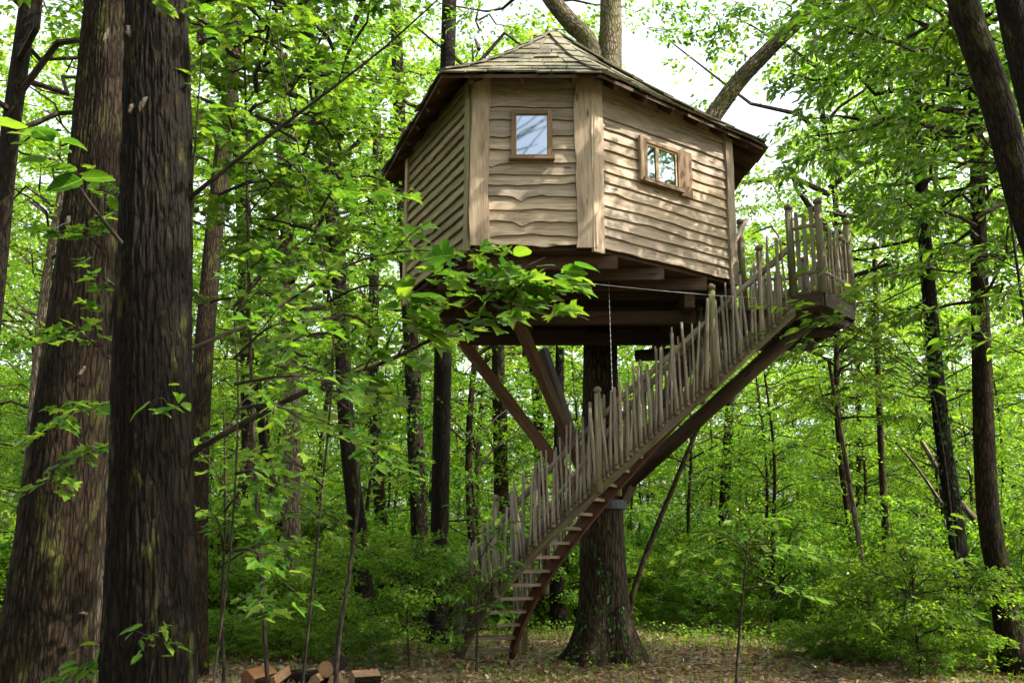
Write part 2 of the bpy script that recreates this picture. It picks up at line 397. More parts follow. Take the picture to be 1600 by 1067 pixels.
def crown_meshes(name, seed, z0, z1, rad, nb, spb, lps, size, T, mat, sl=.9, elev=(.1, .6), prof=None, droop=.25, tilt=.45, lt=1.0):
    """returns (leaf mesh, limb mesh) for a crown round the local z axis"""
    rg = np.random.default_rng(seed); C = []; D = []; mb = MB()
    random.seed(seed)
    for b in range(nb):
        f = (b + rg.random()) / nb; z = z0 + (z1 - z0) * f
        az = b * 2.399 + rg.normal() * .5; el = rg.uniform(*elev)
        r = rad * (prof(f) if prof else math.sqrt(max(.05, 1 - (abs(f - .4) / .62) ** 2))) * rg.uniform(.6, 1.1)
        h = np.array([math.cos(az), math.sin(az), 0]); pts = []
        for i in range(5):
            t = i / 4; pts.append(h * (r * t) + np.array([0, 0, z + r * t * math.tan(el) * (1 - .35 * t)]) + rg.normal(size=3) * .06 * r * (t > 0))
        rr = (.008 + .016 * r) * lt
        mb.tube(pts, [rr * (1 - .8 * i / 4) + .004 for i in range(5)], 5)
        pa = np.array(pts)
        for k in range(spb):
            t = rg.uniform(.22, 1.0) ** .8 * 4; i = min(3, int(t)); q = pa[i] + (pa[i + 1] - pa[i]) * (t - i)
            ang = az + rg.normal() * .8; dd = np.array([math.cos(ang), math.sin(ang), rg.normal() * .18])
            C.append(q); D.append(dd)
            if k % 2 == 0:
                e = q + dd * sl * .8; e[2] -= droop * sl * .3
                mb.tube([q, (q + e) / 2 + np.array([0, 0, .03]), e], [.009, .006, .003], 3, False)
    C = np.array(C); D = np.array(D)
    p, a, nr = spray_leaves(rg, C, D, rg.uniform(.6, 1.25, len(C)) * sl, lps, droop=droop, tilt=tilt)
    V, F = leaves(p, a, nr, size * rg.uniform(.65, 1.2, len(p)), T)
    return mesh_np(name, V, F, mat), mb.mesh('limbs', 'bark_twig')

CR = {}
def rnd_prof(f): return .35 + .65 * math.sin(math.pi * min(1, f * .9 + .15))
for i in range(3):
    CR['canopy', i] = crown_meshes('canopy_leaves', 100 + i, 0, 8.5, 3.4, 22, 6, 36, .13, T_OVAL, 'leaf_canopy', 1.1, (.15, .75))
for i in range(4):
    CR['under', i] = crown_meshes('understory_leaves', 200 + i, .2, 5.5, 2.3, 20, 6, 40, .094, T_OVAL, 'leaf_under', .9, (0, .6), rnd_prof, lt=.5)
for i in range(4):
    CR['shrub', i] = crown_meshes('shrub_leaves', 300 + i, .1, 1.5, 1.2, 18, 5, 50, .075, T_OVAL, 'leaf_under', .6, (.2, 1.0), rnd_prof, lt=.5)
for i in range(3):
    CR['chest', i] = crown_meshes('chestnut_leaves', 400 + i, .2, 4.6, 2.2, 18, 6, 34, .19, T_LANCE, 'leaf_chestnut', .8, (0, .55), rnd_prof, .5, .55)
for i in range(2):
    CR['maple', i] = crown_meshes('maple_leaves', 500 + i, .2, 4.0, 1.7, 18, 5, 26, .12, T_MAPLE, 'leaf_maple', .7, (-.1, .35), rnd_prof, .15, .35)

def add_crown(root, kind, i, loc, rz, sc, sz=1.0):
    lm, bm = CR[kind, i]
    M = Matrix.LocRotScale(Vector(loc), Matrix.Rotation(rz, 3, 'Z').to_quaternion(), Vector((sc, sc, sc * sz)))
    c = link('crown', lm, root, M); c['kind'] = 'stuff'
    l = link('limb', bm, root, M); l['kind'] = 'stuff'

def lerp_path(pts, n):
    pts = [Vector(p) for p in pts]; out = []
    seg = [(pts[i + 1] - pts[i]).length for i in range(len(pts) - 1)]; tot = sum(seg)
    for k in range(n + 1):
        d = tot * k / n; i = 0
        while i < len(seg) - 1 and d > seg[i]: d -= seg[i]; i += 1
        # catmull-rom
        p0 = pts[max(i - 1, 0)]; p1 = pts[i]; p2 = pts[i + 1]; p3 = pts[min(i + 2, len(pts) - 1)]
        t = min(1, d / max(seg[i], 1e-6))
        out.append(0.5 * ((2 * p1) + (p2 - p0) * t + (2 * p0 - 5 * p1 + 4 * p2 - p3) * t * t + (3 * p1 - p0 - 3 * p2 + p3) * t ** 3))
    return out

# ================================================================== SETTING
# ground: one sheet with slight relief
gx = np.concatenate([np.linspace(-160, -22, 12), np.linspace(-20, 22, 85), np.linspace(24, 160, 12)])
gy = np.concatenate([np.linspace(-60, -2, 8), np.linspace(0, 40, 81), np.linspace(44, 220, 20)])
GX, GY = np.meshgrid(gx, gy)
def gz(x, y): return .05 * np.sin(.9 * x + .4) * np.sin(.7 * y) + .03 * np.sin(2.3 * x + 1.1 * y) + .015 * np.sin(5.1 * x - 3 * y)
GZ = gz(GX, GY)
nx = len(gx); ny = len(gy)
idx = np.arange(nx * ny).reshape(ny, nx)
F = np.stack([idx[:-1, :-1], idx[:-1, 1:], idx[1:, 1:], idx[1:, :-1]], -1).reshape(-1, 4)
g_o = link('ground', mesh_np('ground', np.stack([GX, GY, GZ], -1).reshape(-1, 3), F, 'ground_soil', smooth=True)); g_o['kind'] = 'structure'
g_o['label'] = 'bare brown forest floor strewn with leaf litter'

def scatter(name, n, xr, yr, size, T, mat, up, lay, dens=None, hz=.0, lab=None):
    rg = np.random.default_rng(len(name) * 7 + n)
    x = rg.uniform(*xr, n); y = rg.uniform(*yr, n)
    if dens is not None:
        k = rg.random(n) < dens(x, y); x = x[k]; y = y[k]
    z = gz(x, y) + .008 + hz * rg.random(len(x))
    a = rg.normal(size=(len(x), 3)); a[:, 2] = a[:, 2] * lay + up
    nr = rg.normal(size=(len(x), 3)) * .45; nr[:, 2] += 1
    V, F = leaves(np.stack([x, y, z], -1), a, nr, size * rg.uniform(.5, 1.25, len(x)), T)
    o = link(name, mesh_np(name, V, F, mat)); o['kind'] = 'stuff'; o['label'] = lab
    return o
scatter('leaf_litter', 70000, (-11, 12), (11.5, 27), .09, T_OVAL, 'leaf_dry', .12, .25, None, .015, 'pale dry fallen leaves over the forest floor')
def gd(x, y):
    n = np.sin(.8 * x + 1) * np.sin(.6 * y + .5) + .5 * np.sin(2.1 * x - 1.3 * y)
    path = np.exp(-((y - 15.3 - .12 * x) / 1.5) ** 2) * (np.abs(x - 1.5) < 5.5)
    n = n + .9 * (np.abs(x - 1.5) > 4.2)
    return np.clip(.45 + .4 * n + (y - 18) * .05 + np.clip(x - 4, 0, 3) * .15, .03, 1) * (1 - .95 * path)
scatter('grass', 34000, (-11, 13), (12.5, 27), .10, T_TUFT, 'leaf_grass', 1.6, .4, gd, .0, 'low green grass and seedlings on the clearing')
scatter('ground_cover', 60000, (-14, 15), (13.5, 30), .08, T_OVAL, 'leaf_under', .35, .4, gd, .28, 'low leafy ground cover under the trees')

mb = MB((0, 0, 0)); random.seed(64)
for _ in range(260):
    x, y = random.uniform(-9, 10), random.uniform(12.5, 22); a_ = random.random() * 6.28; l_ = random.uniform(.15, .7); z = float(gz(np.array(x), np.array(y))) + .015
    mb.tube([(x, y, z), (x + math.cos(a_) * l_ * .5, y + math.sin(a_) * l_ * .5, z + .03), (x + math.cos(a_ + .3) * l_, y + math.sin(a_ + .3) * l_, z + .01)], [.009, .007, .004], 4, False)
o = mb.build('twig_litter', 'bark_twig'); o['kind'] = 'stuff'; o['label'] = 'small dead twigs scattered over the leaf litter'
# ================================================================== TREES
def trunk_radii(n, r0, r1, flare=.35):
    return [r0 + (r1 - r0) * (k / n) + r0 * flare * math.exp(-k / n * 18) for k in range(n + 1)]

def tree(label, pts, Y, w0, w1, mat='bark_mid', crown=None, group=None, n=26, sides=12, name='tree', cat='tree', top=None):
    """pts: photo pixels from the foot upward at depth Y (or (px,py,Y)); w0,w1 trunk widths in photo pixels"""
    P = [at(p[0], p[1], p[2] if len(p) > 2 else Y) for p in pts]
    if P[0].z > .02:
        d = (P[1] - P[0]); d = d / max(d.z, .3); base = P[0] - d * P[0].z * .55; base.z = -.06
        P = [base] + P
    if top:
        d = (P[-1] - P[-2]).normalized(); d = (d + Vector((0, 0, 1.2))).normalized()
        q = P[-1].copy(); 
        if top > q.z + .5: P.append(q + d * ((top - q.z) / d.z))
    root = thing(name, label, cat, (P[0].x, P[0].y, 0), group)
    path = lerp_path(P, n); r0 = w0 / 2 * Y / FPX; r1 = w1 / 2 * Y / FPX
    zf = at(pts[-1][0], pts[-1][1], pts[-1][2] if len(pts[-1]) > 2 else Y).z
    rad = []
    for q in path:
        f = q.z / max(zf, 1); rad.append(max(.012, r0 + (r1 - r0) * min(f, 1.0) - max(0, f - 1) * r1 * .5 + r0 * .35 * math.exp(-max(q.z, 0) * 2.2 / max(r0 * 6, .3))))
    ph = random.random() * 6
    mb = MB(root.location)
    mb.tube(path, rad, sides, True, lambda i, a: 1 + .06 * math.sin(3 * a + ph + i * .1) + .03 * math.sin(5 * a + i * .31))
    mb.build('trunk', mat, root, True)
    for c in crown or []:
        if c[0] == 'canopy' and c[1] >= 9 and Y > 17: continue
        kind, z, sc = c[:3]; k = int(random.random() * 10)
        nvar = {'canopy': 3, 'under': 4, 'shrub': 4, 'chest': 3, 'maple': 2}[kind]
        q = min(path, key=lambda p: abs(p.z - z))
        add_crown(root, kind, k % nvar, (q.x - root.location.x, q.y - root.location.y, z), random.random() * 6.28, sc)
    return root, path, rad

# two big foreground trunks with furrowed geometry
def big_trunk(label, pts, Y, w, name='tree', nz=420, ns=190, k=31, amp=.020, mat='bark_dark', crown=None):
    P = [at(p[0], p[1], Y) for p in pts]
    d = (P[-1] - P[0]) / (P[-1].z - P[0].z)
    path = [P[0] - d * P[0].z * .7 if False else P[0] + d * (0 - P[0].z)] + P + [P[-1] + d * 2.0]
    path = sorted(path, key=lambda q: q.z); path[0].z = -.05
    root = thing(name, label, 'tree', (path[0].x, path[0].y, 0))
    pp = lerp_path(path, nz); zs = np.array([q.z for q in pp]); pp = np.array([tuple(q) for q in pp])
    wid = np.interp(zs, [P[i].z for i in range(len(P))], w) / 2 * Y / FPX
    th = np.linspace(0, 2 * np.pi, ns, endpoint=False)
    Z, TH = np.meshgrid(zs, th, indexing='ij')
    rs = random.random() * 9
    wob = 1.1 * np.sin(1.6 * Z + rs + np.sin(2 * TH)) + .8 * np.sin(4.1 * Z + 3 * TH) + .5 * np.sin(9.3 * Z - 5 * TH + rs)
    rid = 1 - np.abs(np.sin(k * TH / 2 + wob))
    rid2 = 1 - np.abs(np.sin(k * TH * .85 - wob * 1.2 + 5 * Z))
    brk = .55 + .45 * np.tanh(2.5 * np.sin(17 * Z + 7 * np.sin(3 * TH + rs) + wob * 3 + 4 * np.sin(11 * TH + 2 * Z)))
    rr = wid[:, None] * (1 + .05 * np.sin(2 * TH + .4 * Z) + .03 * np.sin(5 * TH + 1.3 * Z)) + amp * (rid ** 1.5 - .5) * brk + amp * .4 * rid2
    rr += wid[:, None] * .2 * np.exp(-np.maximum(Z, 0) * 4.0)
    X = pp[:, 0:1] + rr * np.cos(TH) - root.location.x; Yv = pp[:, 1:2] + rr * np.sin(TH) - root.location.y
    V = np.stack([X, Yv, np.broadcast_to(Z, X.shape)], -1).reshape(-1, 3)
    G = np.stack([Z, rr * np.cos(TH), rr * np.sin(TH)], -1).reshape(-1, 3)
    ii = np.arange((nz + 1) * ns).reshape(nz + 1, ns); jj = np.roll(ii, -1, 1)
    F = np.stack([ii[:-1], jj[:-1], jj[1:], ii[1:]], -1).reshape(-1, 4)
    link('trunk', mesh_np('trunk', V, F, mat, G, True), root)
    for c in crown or []:
        q = pp[-1] + (pp[-1] - pp[-2]) * 0
        add_crown(root, c[0], c[3], (q[0] - root.location.x, q[1] - root.location.y, c[1]), random.random() * 6, c[2])
    return root, pp, zs, wid

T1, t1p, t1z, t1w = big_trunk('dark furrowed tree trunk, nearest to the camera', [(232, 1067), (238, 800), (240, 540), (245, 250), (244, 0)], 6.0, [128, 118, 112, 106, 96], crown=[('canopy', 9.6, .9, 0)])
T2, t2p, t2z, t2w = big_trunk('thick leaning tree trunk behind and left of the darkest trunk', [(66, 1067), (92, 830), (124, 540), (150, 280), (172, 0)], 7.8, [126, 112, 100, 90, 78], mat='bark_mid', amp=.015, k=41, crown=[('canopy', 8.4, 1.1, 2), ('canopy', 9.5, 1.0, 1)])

def scar(root, axis, zs_, wid, px, py, w, h, rz=0):
    r = at(px, py, 5) - Vector((0, 0, CAMZ)); z = 3.0
    for _ in range(6):
        cx = np.interp(z, zs_, axis[:, 0]); cy = np.interp(z, zs_, axis[:, 1]); rad = np.interp(z, zs_, wid) + .006
        a_ = r.x ** 2 + r.y ** 2; b_ = -2 * (r.x * cx + r.y * cy); c_ = cx * cx + cy * cy - rad * rad
        t = (-b_ - math.sqrt(max(0, b_ * b_ - 4 * a_ * c_))) / (2 * a_); z = CAMZ + r.z * t
    p = Vector((r.x * t, r.y * t, z)); n = Vector((p.x - cx, p.y - cy, 0)).normalized(); sd_ = Vector((-n.y, n.x, 0))
    mb = MB(root.location); k_ = 14; P = [p + n * .012]; G = [(0, 0, 0)]; Y = p.y; rx = w * .36 * Y / FPX; rh = h * .42 * Y / FPX
    for ring, (f, o) in enumerate(((.6, .014), (1.0, -.02))):
        for k in range(k_):
            q = 2 * math.pi * k / k_; j = random.uniform(.85, 1.15); x = math.cos(q) * rx * f * j; zz = math.sin(q) * rh * f * j
            P.append(p + sd_ * (x + zz * rz) + Vector((0, 0, zz)) + n * (o + random.uniform(-.004, .006))); G.append((zz, x, 0))
    F = [(0, 1 + k, 1 + (k + 1) % k_) for k in range(k_)] + [(1 + k, 1 + k_ + k, 1 + k_ + (k + 1) % k_, 1 + (k + 1) % k_) for k in range(k_)]
    mb.add(P, G, F); mb.build('bark_scar', 'scar_wood', root)
for px, py, w, h, t in ((201, 48, 11, 30, 0), (222, 162, 8, 34, .4), (205, 170, 6, 24, .2)): scar(T1, t1p, t1z, t1w, px, py, w, h, t)
for px, py, w, h, t in ((128, 580, 10, 26, .5), (166, 56, 12, 48, .2), (132, 958, 22, 7, 0), (106, 345, 10, 26, .1)): scar(T2, t2p, t2z, t2w, px, py, w, h, t)

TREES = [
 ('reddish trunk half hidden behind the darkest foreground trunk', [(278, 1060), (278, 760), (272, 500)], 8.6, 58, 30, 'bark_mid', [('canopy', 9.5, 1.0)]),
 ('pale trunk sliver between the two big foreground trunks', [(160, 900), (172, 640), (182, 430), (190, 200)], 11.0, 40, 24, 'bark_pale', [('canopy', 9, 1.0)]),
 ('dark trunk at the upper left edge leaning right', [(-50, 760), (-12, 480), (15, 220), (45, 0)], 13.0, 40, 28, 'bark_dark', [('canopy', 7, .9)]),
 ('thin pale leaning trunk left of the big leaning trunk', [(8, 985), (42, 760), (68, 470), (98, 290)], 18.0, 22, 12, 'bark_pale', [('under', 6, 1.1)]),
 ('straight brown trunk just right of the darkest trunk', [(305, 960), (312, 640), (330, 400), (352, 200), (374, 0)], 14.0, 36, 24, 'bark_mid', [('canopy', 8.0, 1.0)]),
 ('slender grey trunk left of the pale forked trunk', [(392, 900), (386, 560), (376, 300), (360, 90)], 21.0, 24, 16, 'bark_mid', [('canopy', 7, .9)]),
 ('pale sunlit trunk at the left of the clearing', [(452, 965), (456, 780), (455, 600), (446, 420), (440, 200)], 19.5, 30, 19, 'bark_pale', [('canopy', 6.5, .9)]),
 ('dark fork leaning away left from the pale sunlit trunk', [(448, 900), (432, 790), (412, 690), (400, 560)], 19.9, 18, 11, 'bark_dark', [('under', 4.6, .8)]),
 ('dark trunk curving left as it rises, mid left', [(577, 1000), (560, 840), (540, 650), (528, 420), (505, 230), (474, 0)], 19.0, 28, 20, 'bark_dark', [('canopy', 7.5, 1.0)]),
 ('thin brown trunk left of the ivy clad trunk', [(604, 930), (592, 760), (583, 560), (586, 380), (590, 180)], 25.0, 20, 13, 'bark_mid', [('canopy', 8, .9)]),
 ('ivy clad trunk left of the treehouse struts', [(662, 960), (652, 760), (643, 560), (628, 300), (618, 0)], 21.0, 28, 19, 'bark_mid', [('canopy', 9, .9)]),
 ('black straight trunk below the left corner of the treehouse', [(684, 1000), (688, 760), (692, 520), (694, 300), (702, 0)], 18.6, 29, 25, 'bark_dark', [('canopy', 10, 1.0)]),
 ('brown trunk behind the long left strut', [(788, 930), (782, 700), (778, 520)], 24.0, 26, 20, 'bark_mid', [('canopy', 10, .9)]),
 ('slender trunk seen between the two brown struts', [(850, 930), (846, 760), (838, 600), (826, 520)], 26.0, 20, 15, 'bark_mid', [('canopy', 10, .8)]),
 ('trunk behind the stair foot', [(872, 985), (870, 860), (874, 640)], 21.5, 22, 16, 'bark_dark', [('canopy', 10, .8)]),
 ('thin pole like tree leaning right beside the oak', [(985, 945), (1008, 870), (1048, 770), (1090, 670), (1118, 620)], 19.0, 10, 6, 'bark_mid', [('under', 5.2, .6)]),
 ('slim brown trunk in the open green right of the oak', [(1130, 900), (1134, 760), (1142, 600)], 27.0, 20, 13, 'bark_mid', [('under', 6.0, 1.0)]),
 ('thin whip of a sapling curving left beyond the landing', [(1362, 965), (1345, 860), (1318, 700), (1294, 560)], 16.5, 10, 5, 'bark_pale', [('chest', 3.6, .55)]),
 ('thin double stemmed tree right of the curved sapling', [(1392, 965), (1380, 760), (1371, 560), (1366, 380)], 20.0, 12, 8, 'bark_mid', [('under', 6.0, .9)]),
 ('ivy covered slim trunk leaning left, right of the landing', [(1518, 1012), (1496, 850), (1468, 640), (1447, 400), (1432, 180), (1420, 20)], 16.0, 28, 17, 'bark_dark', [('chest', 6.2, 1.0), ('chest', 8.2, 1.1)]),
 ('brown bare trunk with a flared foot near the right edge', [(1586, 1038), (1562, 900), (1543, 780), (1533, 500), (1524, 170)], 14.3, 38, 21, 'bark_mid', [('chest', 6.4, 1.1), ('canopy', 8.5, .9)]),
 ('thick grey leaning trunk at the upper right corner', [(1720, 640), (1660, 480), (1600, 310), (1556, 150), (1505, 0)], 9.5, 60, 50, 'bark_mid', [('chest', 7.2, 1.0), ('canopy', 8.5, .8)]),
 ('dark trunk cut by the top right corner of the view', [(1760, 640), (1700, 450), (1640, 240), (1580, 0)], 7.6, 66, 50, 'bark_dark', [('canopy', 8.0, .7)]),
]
IVY = {}
for lab, pts, Y, w0, w1, mt, cr in TREES:
    random.seed(hash(lab) % 1000 if False else sum(map(ord, lab)))
    root, path, rad = tree(lab, pts, Y, w0, w1, mt, cr, top=(12 if Y > 12 else 9) if w1 >= 14 else 0)
    if 'ivy' in lab:
        rg = np.random.default_rng(5); p = []; a = []
        for _ in range(900):
            k = rg.uniform(0, len(path) * .75); i = int(k); q = path[i].lerp(path[min(i + 1, len(path) - 1)], k - i); th = rg.uniform(0, 6.28)
            n_ = np.array([math.cos(th), math.sin(th), .1]); p.append(np.array(q - root.location) + n_ * (rad[i] + rg.uniform(.0, .05))); a.append(n_)
        a = np.array(a); V, F = leaves(np.array(p), rg.normal(size=a.shape) * .4 + np.array([0, 0, -1]), a + rg.normal(size=a.shape) * .4, rg.uniform(.05, .1, len(p)), T_OVAL)
        o = link('ivy', mesh_np('ivy', V, F, 'leaf_ivy'), root); o['kind'] = 'stuff'

MARKS = [(-200, 'left edge of the view'), (75, 'big leaning trunk'), (232, 'darkest trunk'), (388, 'slender grey trunk'), (455, 'pale sunlit trunk'), (545, 'dark left curving trunk'), (648, 'ivy clad trunk'), (690, 'black straight trunk'), (790, 'foot of the stairs'), (945, 'great oak'), (1050, 'pole like leaning tree'), (1136, 'slim brown trunk'), (1330, 'curved whip of a sapling'), (1475, 'ivy covered leaning trunk'), (1545, 'bare flared trunk'), (1640, 'right edge of the view')]
ORD = ['nearest'] + [w + ' nearest' for w in 'second third fourth fifth sixth seventh eighth ninth tenth eleventh twelfth thirteenth fourteenth fifteenth sixteenth seventeenth eighteenth nineteenth twentieth twenty-first twenty-second twenty-third twenty-fourth twenty-fifth twenty-sixth twenty-seventh twenty-eighth twenty-ninth thirtieth thirty-first thirty-second thirty-third thirty-fourth thirty-fifth thirty-sixth thirty-seventh thirty-eighth thirty-ninth fortieth forty-first forty-second forty-third forty-fourth'.split()]
def name_by_place(things, what):
    by = {}
    for o in things:
        x, y = o.location.x, o.location.y; px = 800 + FPX * x / (y * .98); m_ = [q[1] for q in MARKS if q[0] <= px][-1:] or [MARKS[0][1]]
        by.setdefault(m_[0], []).append(o)
    for k, l in by.items():
        l.sort(key=lambda o: o.location.y)
        for i, o in enumerate(l):
            o['label'] = f'{what}, {ORD[min(i, 43)]} of those just right of the {k}'
# ---- understorey and shrubs filling the wood, individual copies sharing their meshes
TRUNKM = []
for i in range(3):
    random.seed(40 + i); mb = MB(); ph = random.random() * 6
    pts = [(.12 * math.sin(k * .7 + ph), .12 * math.cos(k * .6 + ph), k * .75 - .1) for k in range(13)]
    TRUNKM.append(mb.tube(pts, [.075 - .005 * k for k in range(13)], 7).mesh('trunk', 'bark_mid', True))
def tall_ok(x, y, h):
    s = x / y
    if .10 < s < .31: return (h - 1.6) / y < .28 + max(0, abs(s - .2) - .07) * 1.2
    if -.22 < s < -.12: return (h - 1.6) / y < .45
    return True
random.seed(77)
cnt = 0; tries = 0; placed = []; YT = []; TT = []; SH = []
while cnt < 145 and tries < 6000:
    tries += 1
    y = random.uniform(20, 50); x = random.uniform(-.64, .64) * y
    if y < 21 and -4 < x < 7.5: continue
    if min([(x - a) ** 2 + (y - b) ** 2 for a, b in placed] + [99]) < 2.4: continue
    sc = random.uniform(.8, 1.3); h = 1 + 6.3 * sc
    tall = random.random() < .18
    hh = h + (6 if tall else 0)
    if not tall_ok(x, y, hh):
        if not tall_ok(x, y, h): 
            if random.random() < .6: continue
            sc *= .55; h = 1 + 6.3 * sc
            if not tall_ok(x, y, h): continue
        tall = False
    placed.append((x, y)); cnt += 1
    z = float(gz(np.array(x), np.array(y)))
    r = thing('young_tree' if not tall else 'tree', 'tall slim leafy tree among others deep in the wood' if tall else 'slender leafy young tree in the undergrowth beyond the clearing', 'tree', (x, y, z), 'tall trees deep in the wood' if tall else 'young trees in the undergrowth')
    (TT if tall else YT).append(r)
    link('trunk', TRUNKM[cnt % 3], r, Matrix.Diagonal((1.3 if tall else .8, 1.3 if tall else .8, 1.5 if tall else .85, 1)))
    add_crown(r, 'under', cnt % 4, (0, 0, .9 if cnt % 2 else 2.4), random.random() * 6.28, sc)
    if tall: add_crown(r, 'canopy', cnt % 3, (0, 0, 5.5), random.random() * 6.28, random.uniform(.8, 1.1))
cnt = 0; tries = 0
while cnt < 215 and tries < 6000:
    tries += 1
    y = 16.8 + 18 * random.random() ** 1.4; x = random.uniform(-.62, .62) * y
    if y < 20.5 and -3.2 < x < 5.0: continue
    if y > 30 and len(SH) % 3 == 0 and x < -12: continue
    cnt += 1
    r = thing('shrub', 'leafy green shrub in the undergrowth at the edge of the clearing', 'shrub', (x, y, 0), 'shrubs of the undergrowth'); SH.append(r)
    add_crown(r, 'shrub', cnt % 4, (0, 0, 0), random.random() * 6.28, random.uniform(.6, 1.35), random.uniform(.8, 1.3))

SD = []
for i in range(34):
    x = random.uniform(-6.5, -1.6) if i % 2 else random.uniform(4.2, 8.6); y = random.uniform(13.2, 17.2)
    if -3.6 < x < 0 and y < 14.2: continue
    r = thing('seedling', 'low leafy seedling', 'seedling', (x, y, 0), 'seedlings on the clearing floor'); SD.append(r)
    add_crown(r, 'shrub', i % 4, (0, 0, 0), random.random() * 6.28, random.uniform(.3, .55), random.uniform(.6, 1.0))
name_by_place(SD, 'low leafy seedling'); name_by_place(TT, 'tall slim tree'); name_by_place(YT, 'slender young tree'); name_by_place(SH, 'leafy green shrub')
# far wood as one mass
rg = np.random.default_rng(9); C = []
for _ in range(4400):
    y = rg.uniform(46, 80); x = rg.uniform(-.66, .66) * y; s = x / y
    zmax = 1.6 + y * (.33 if .10 < s < .31 else .56); z = zmax * rg.random() ** 1.3
    C.append((x, y, z))
C = np.array(C); D = rg.normal(size=C.shape); D[:, 2] *= .2
p, a, nr = spray_leaves(rg, C, D, rg.uniform(1.6, 3.2, len(C)), 60)
V, F = leaves(p, a, nr, rg.uniform(.24, .48, len(p)), T_OVAL)
o = link('distant_woodland', mesh_np('distant_woodland', V, F, 'leaf_canopy')); o['kind'] = 'stuff'; o['label'] = 'far green wood closing the view between the trunks'

# unseen trees added behind the viewer to keep sky light off the trunks
random.seed(91); BT = []
for i in range(30):
    a_ = i / 30; x = -21 + 42 * a_ + random.uniform(-1, 1); y = random.uniform(-15, -4) - (4 if abs(x) < 4 else 0)
    if abs(x - .6) < 4.2: continue
    r = thing('tree', 'unseen leafy tree added for shade', 'tree', (x, y, 0), 'unseen trees added for shade')
    link('trunk', TRUNKM[i % 3], r, Matrix.Diagonal((2, 2, 1.3, 1)))
    add_crown(r, 'under', i % 4, (0, 0, 1.2), random.random() * 6, 1.25); add_crown(r, 'canopy', i % 3, (0, 0, 6.0), random.random() * 6, 1.1, .62); BT.append(r)
for x, y in ((5.3, 4.1), (-5.6, 3.2), (6.2, -1.2), (-5.2, -1.8), (-9, 5.0), (8.5, 5.5)):  # crowns added out of view to block sun from the foreground trunks
    r = thing('tree', 'unseen leafy tree added for shade', 'tree', (x, y, 0), 'unseen trees added for shade')
    link('trunk', TRUNKM[0], r, Matrix.Diagonal((2, 2, 1.3, 1))); add_crown(r, 'canopy', 1, (0, 0, 6.3), random.random() * 6, 1.0, .6 if y < 0 else 1.0); BT.append(r)
    if y < 0: add_crown(r, 'under', 2, (0, 0, 1.2), random.random() * 6, 1.2)
BT.sort(key=lambda o: math.atan2(o.location.x, -o.location.y))
for i, o in enumerate(BT): o['label'] = f'unseen leafy tree added for shade, {ORD[i].split()[0] if i else "first"} from the viewer\'s left'
# trees outside the frame on the sunny side, whose crowns dapple the wall
for i, (x, y, z, sc) in enumerate(((10.0, 9.6, 7.2, .9), (11.8, 12.8, 6.4, .9), (12.5, 14.5, 6.5, 1.0), (13, 4.0, 6, 1.0))):
    r = thing('tree', ['tree beside the right edge shading the cabin', 'tree mirrored in the two light window', 'tree right of the flared trunk', 'tree standing right of the view'][i], 'tree', (x, y, 0))
    link('trunk', TRUNKM[i % 3], r, Matrix.Diagonal((2, 2, 1.3, 1))); add_crown(r, 'chest' if i == 2 else 'canopy', i % 3, (0, 0, z), i * 2.0, sc)
    if i == 1: add_crown(r, 'under', 1, (0, 0, 5.6), 1.0, 1.1); add_crown(r, 'under', 2, (.6, .3, 6.6), 3.0, 1.2)

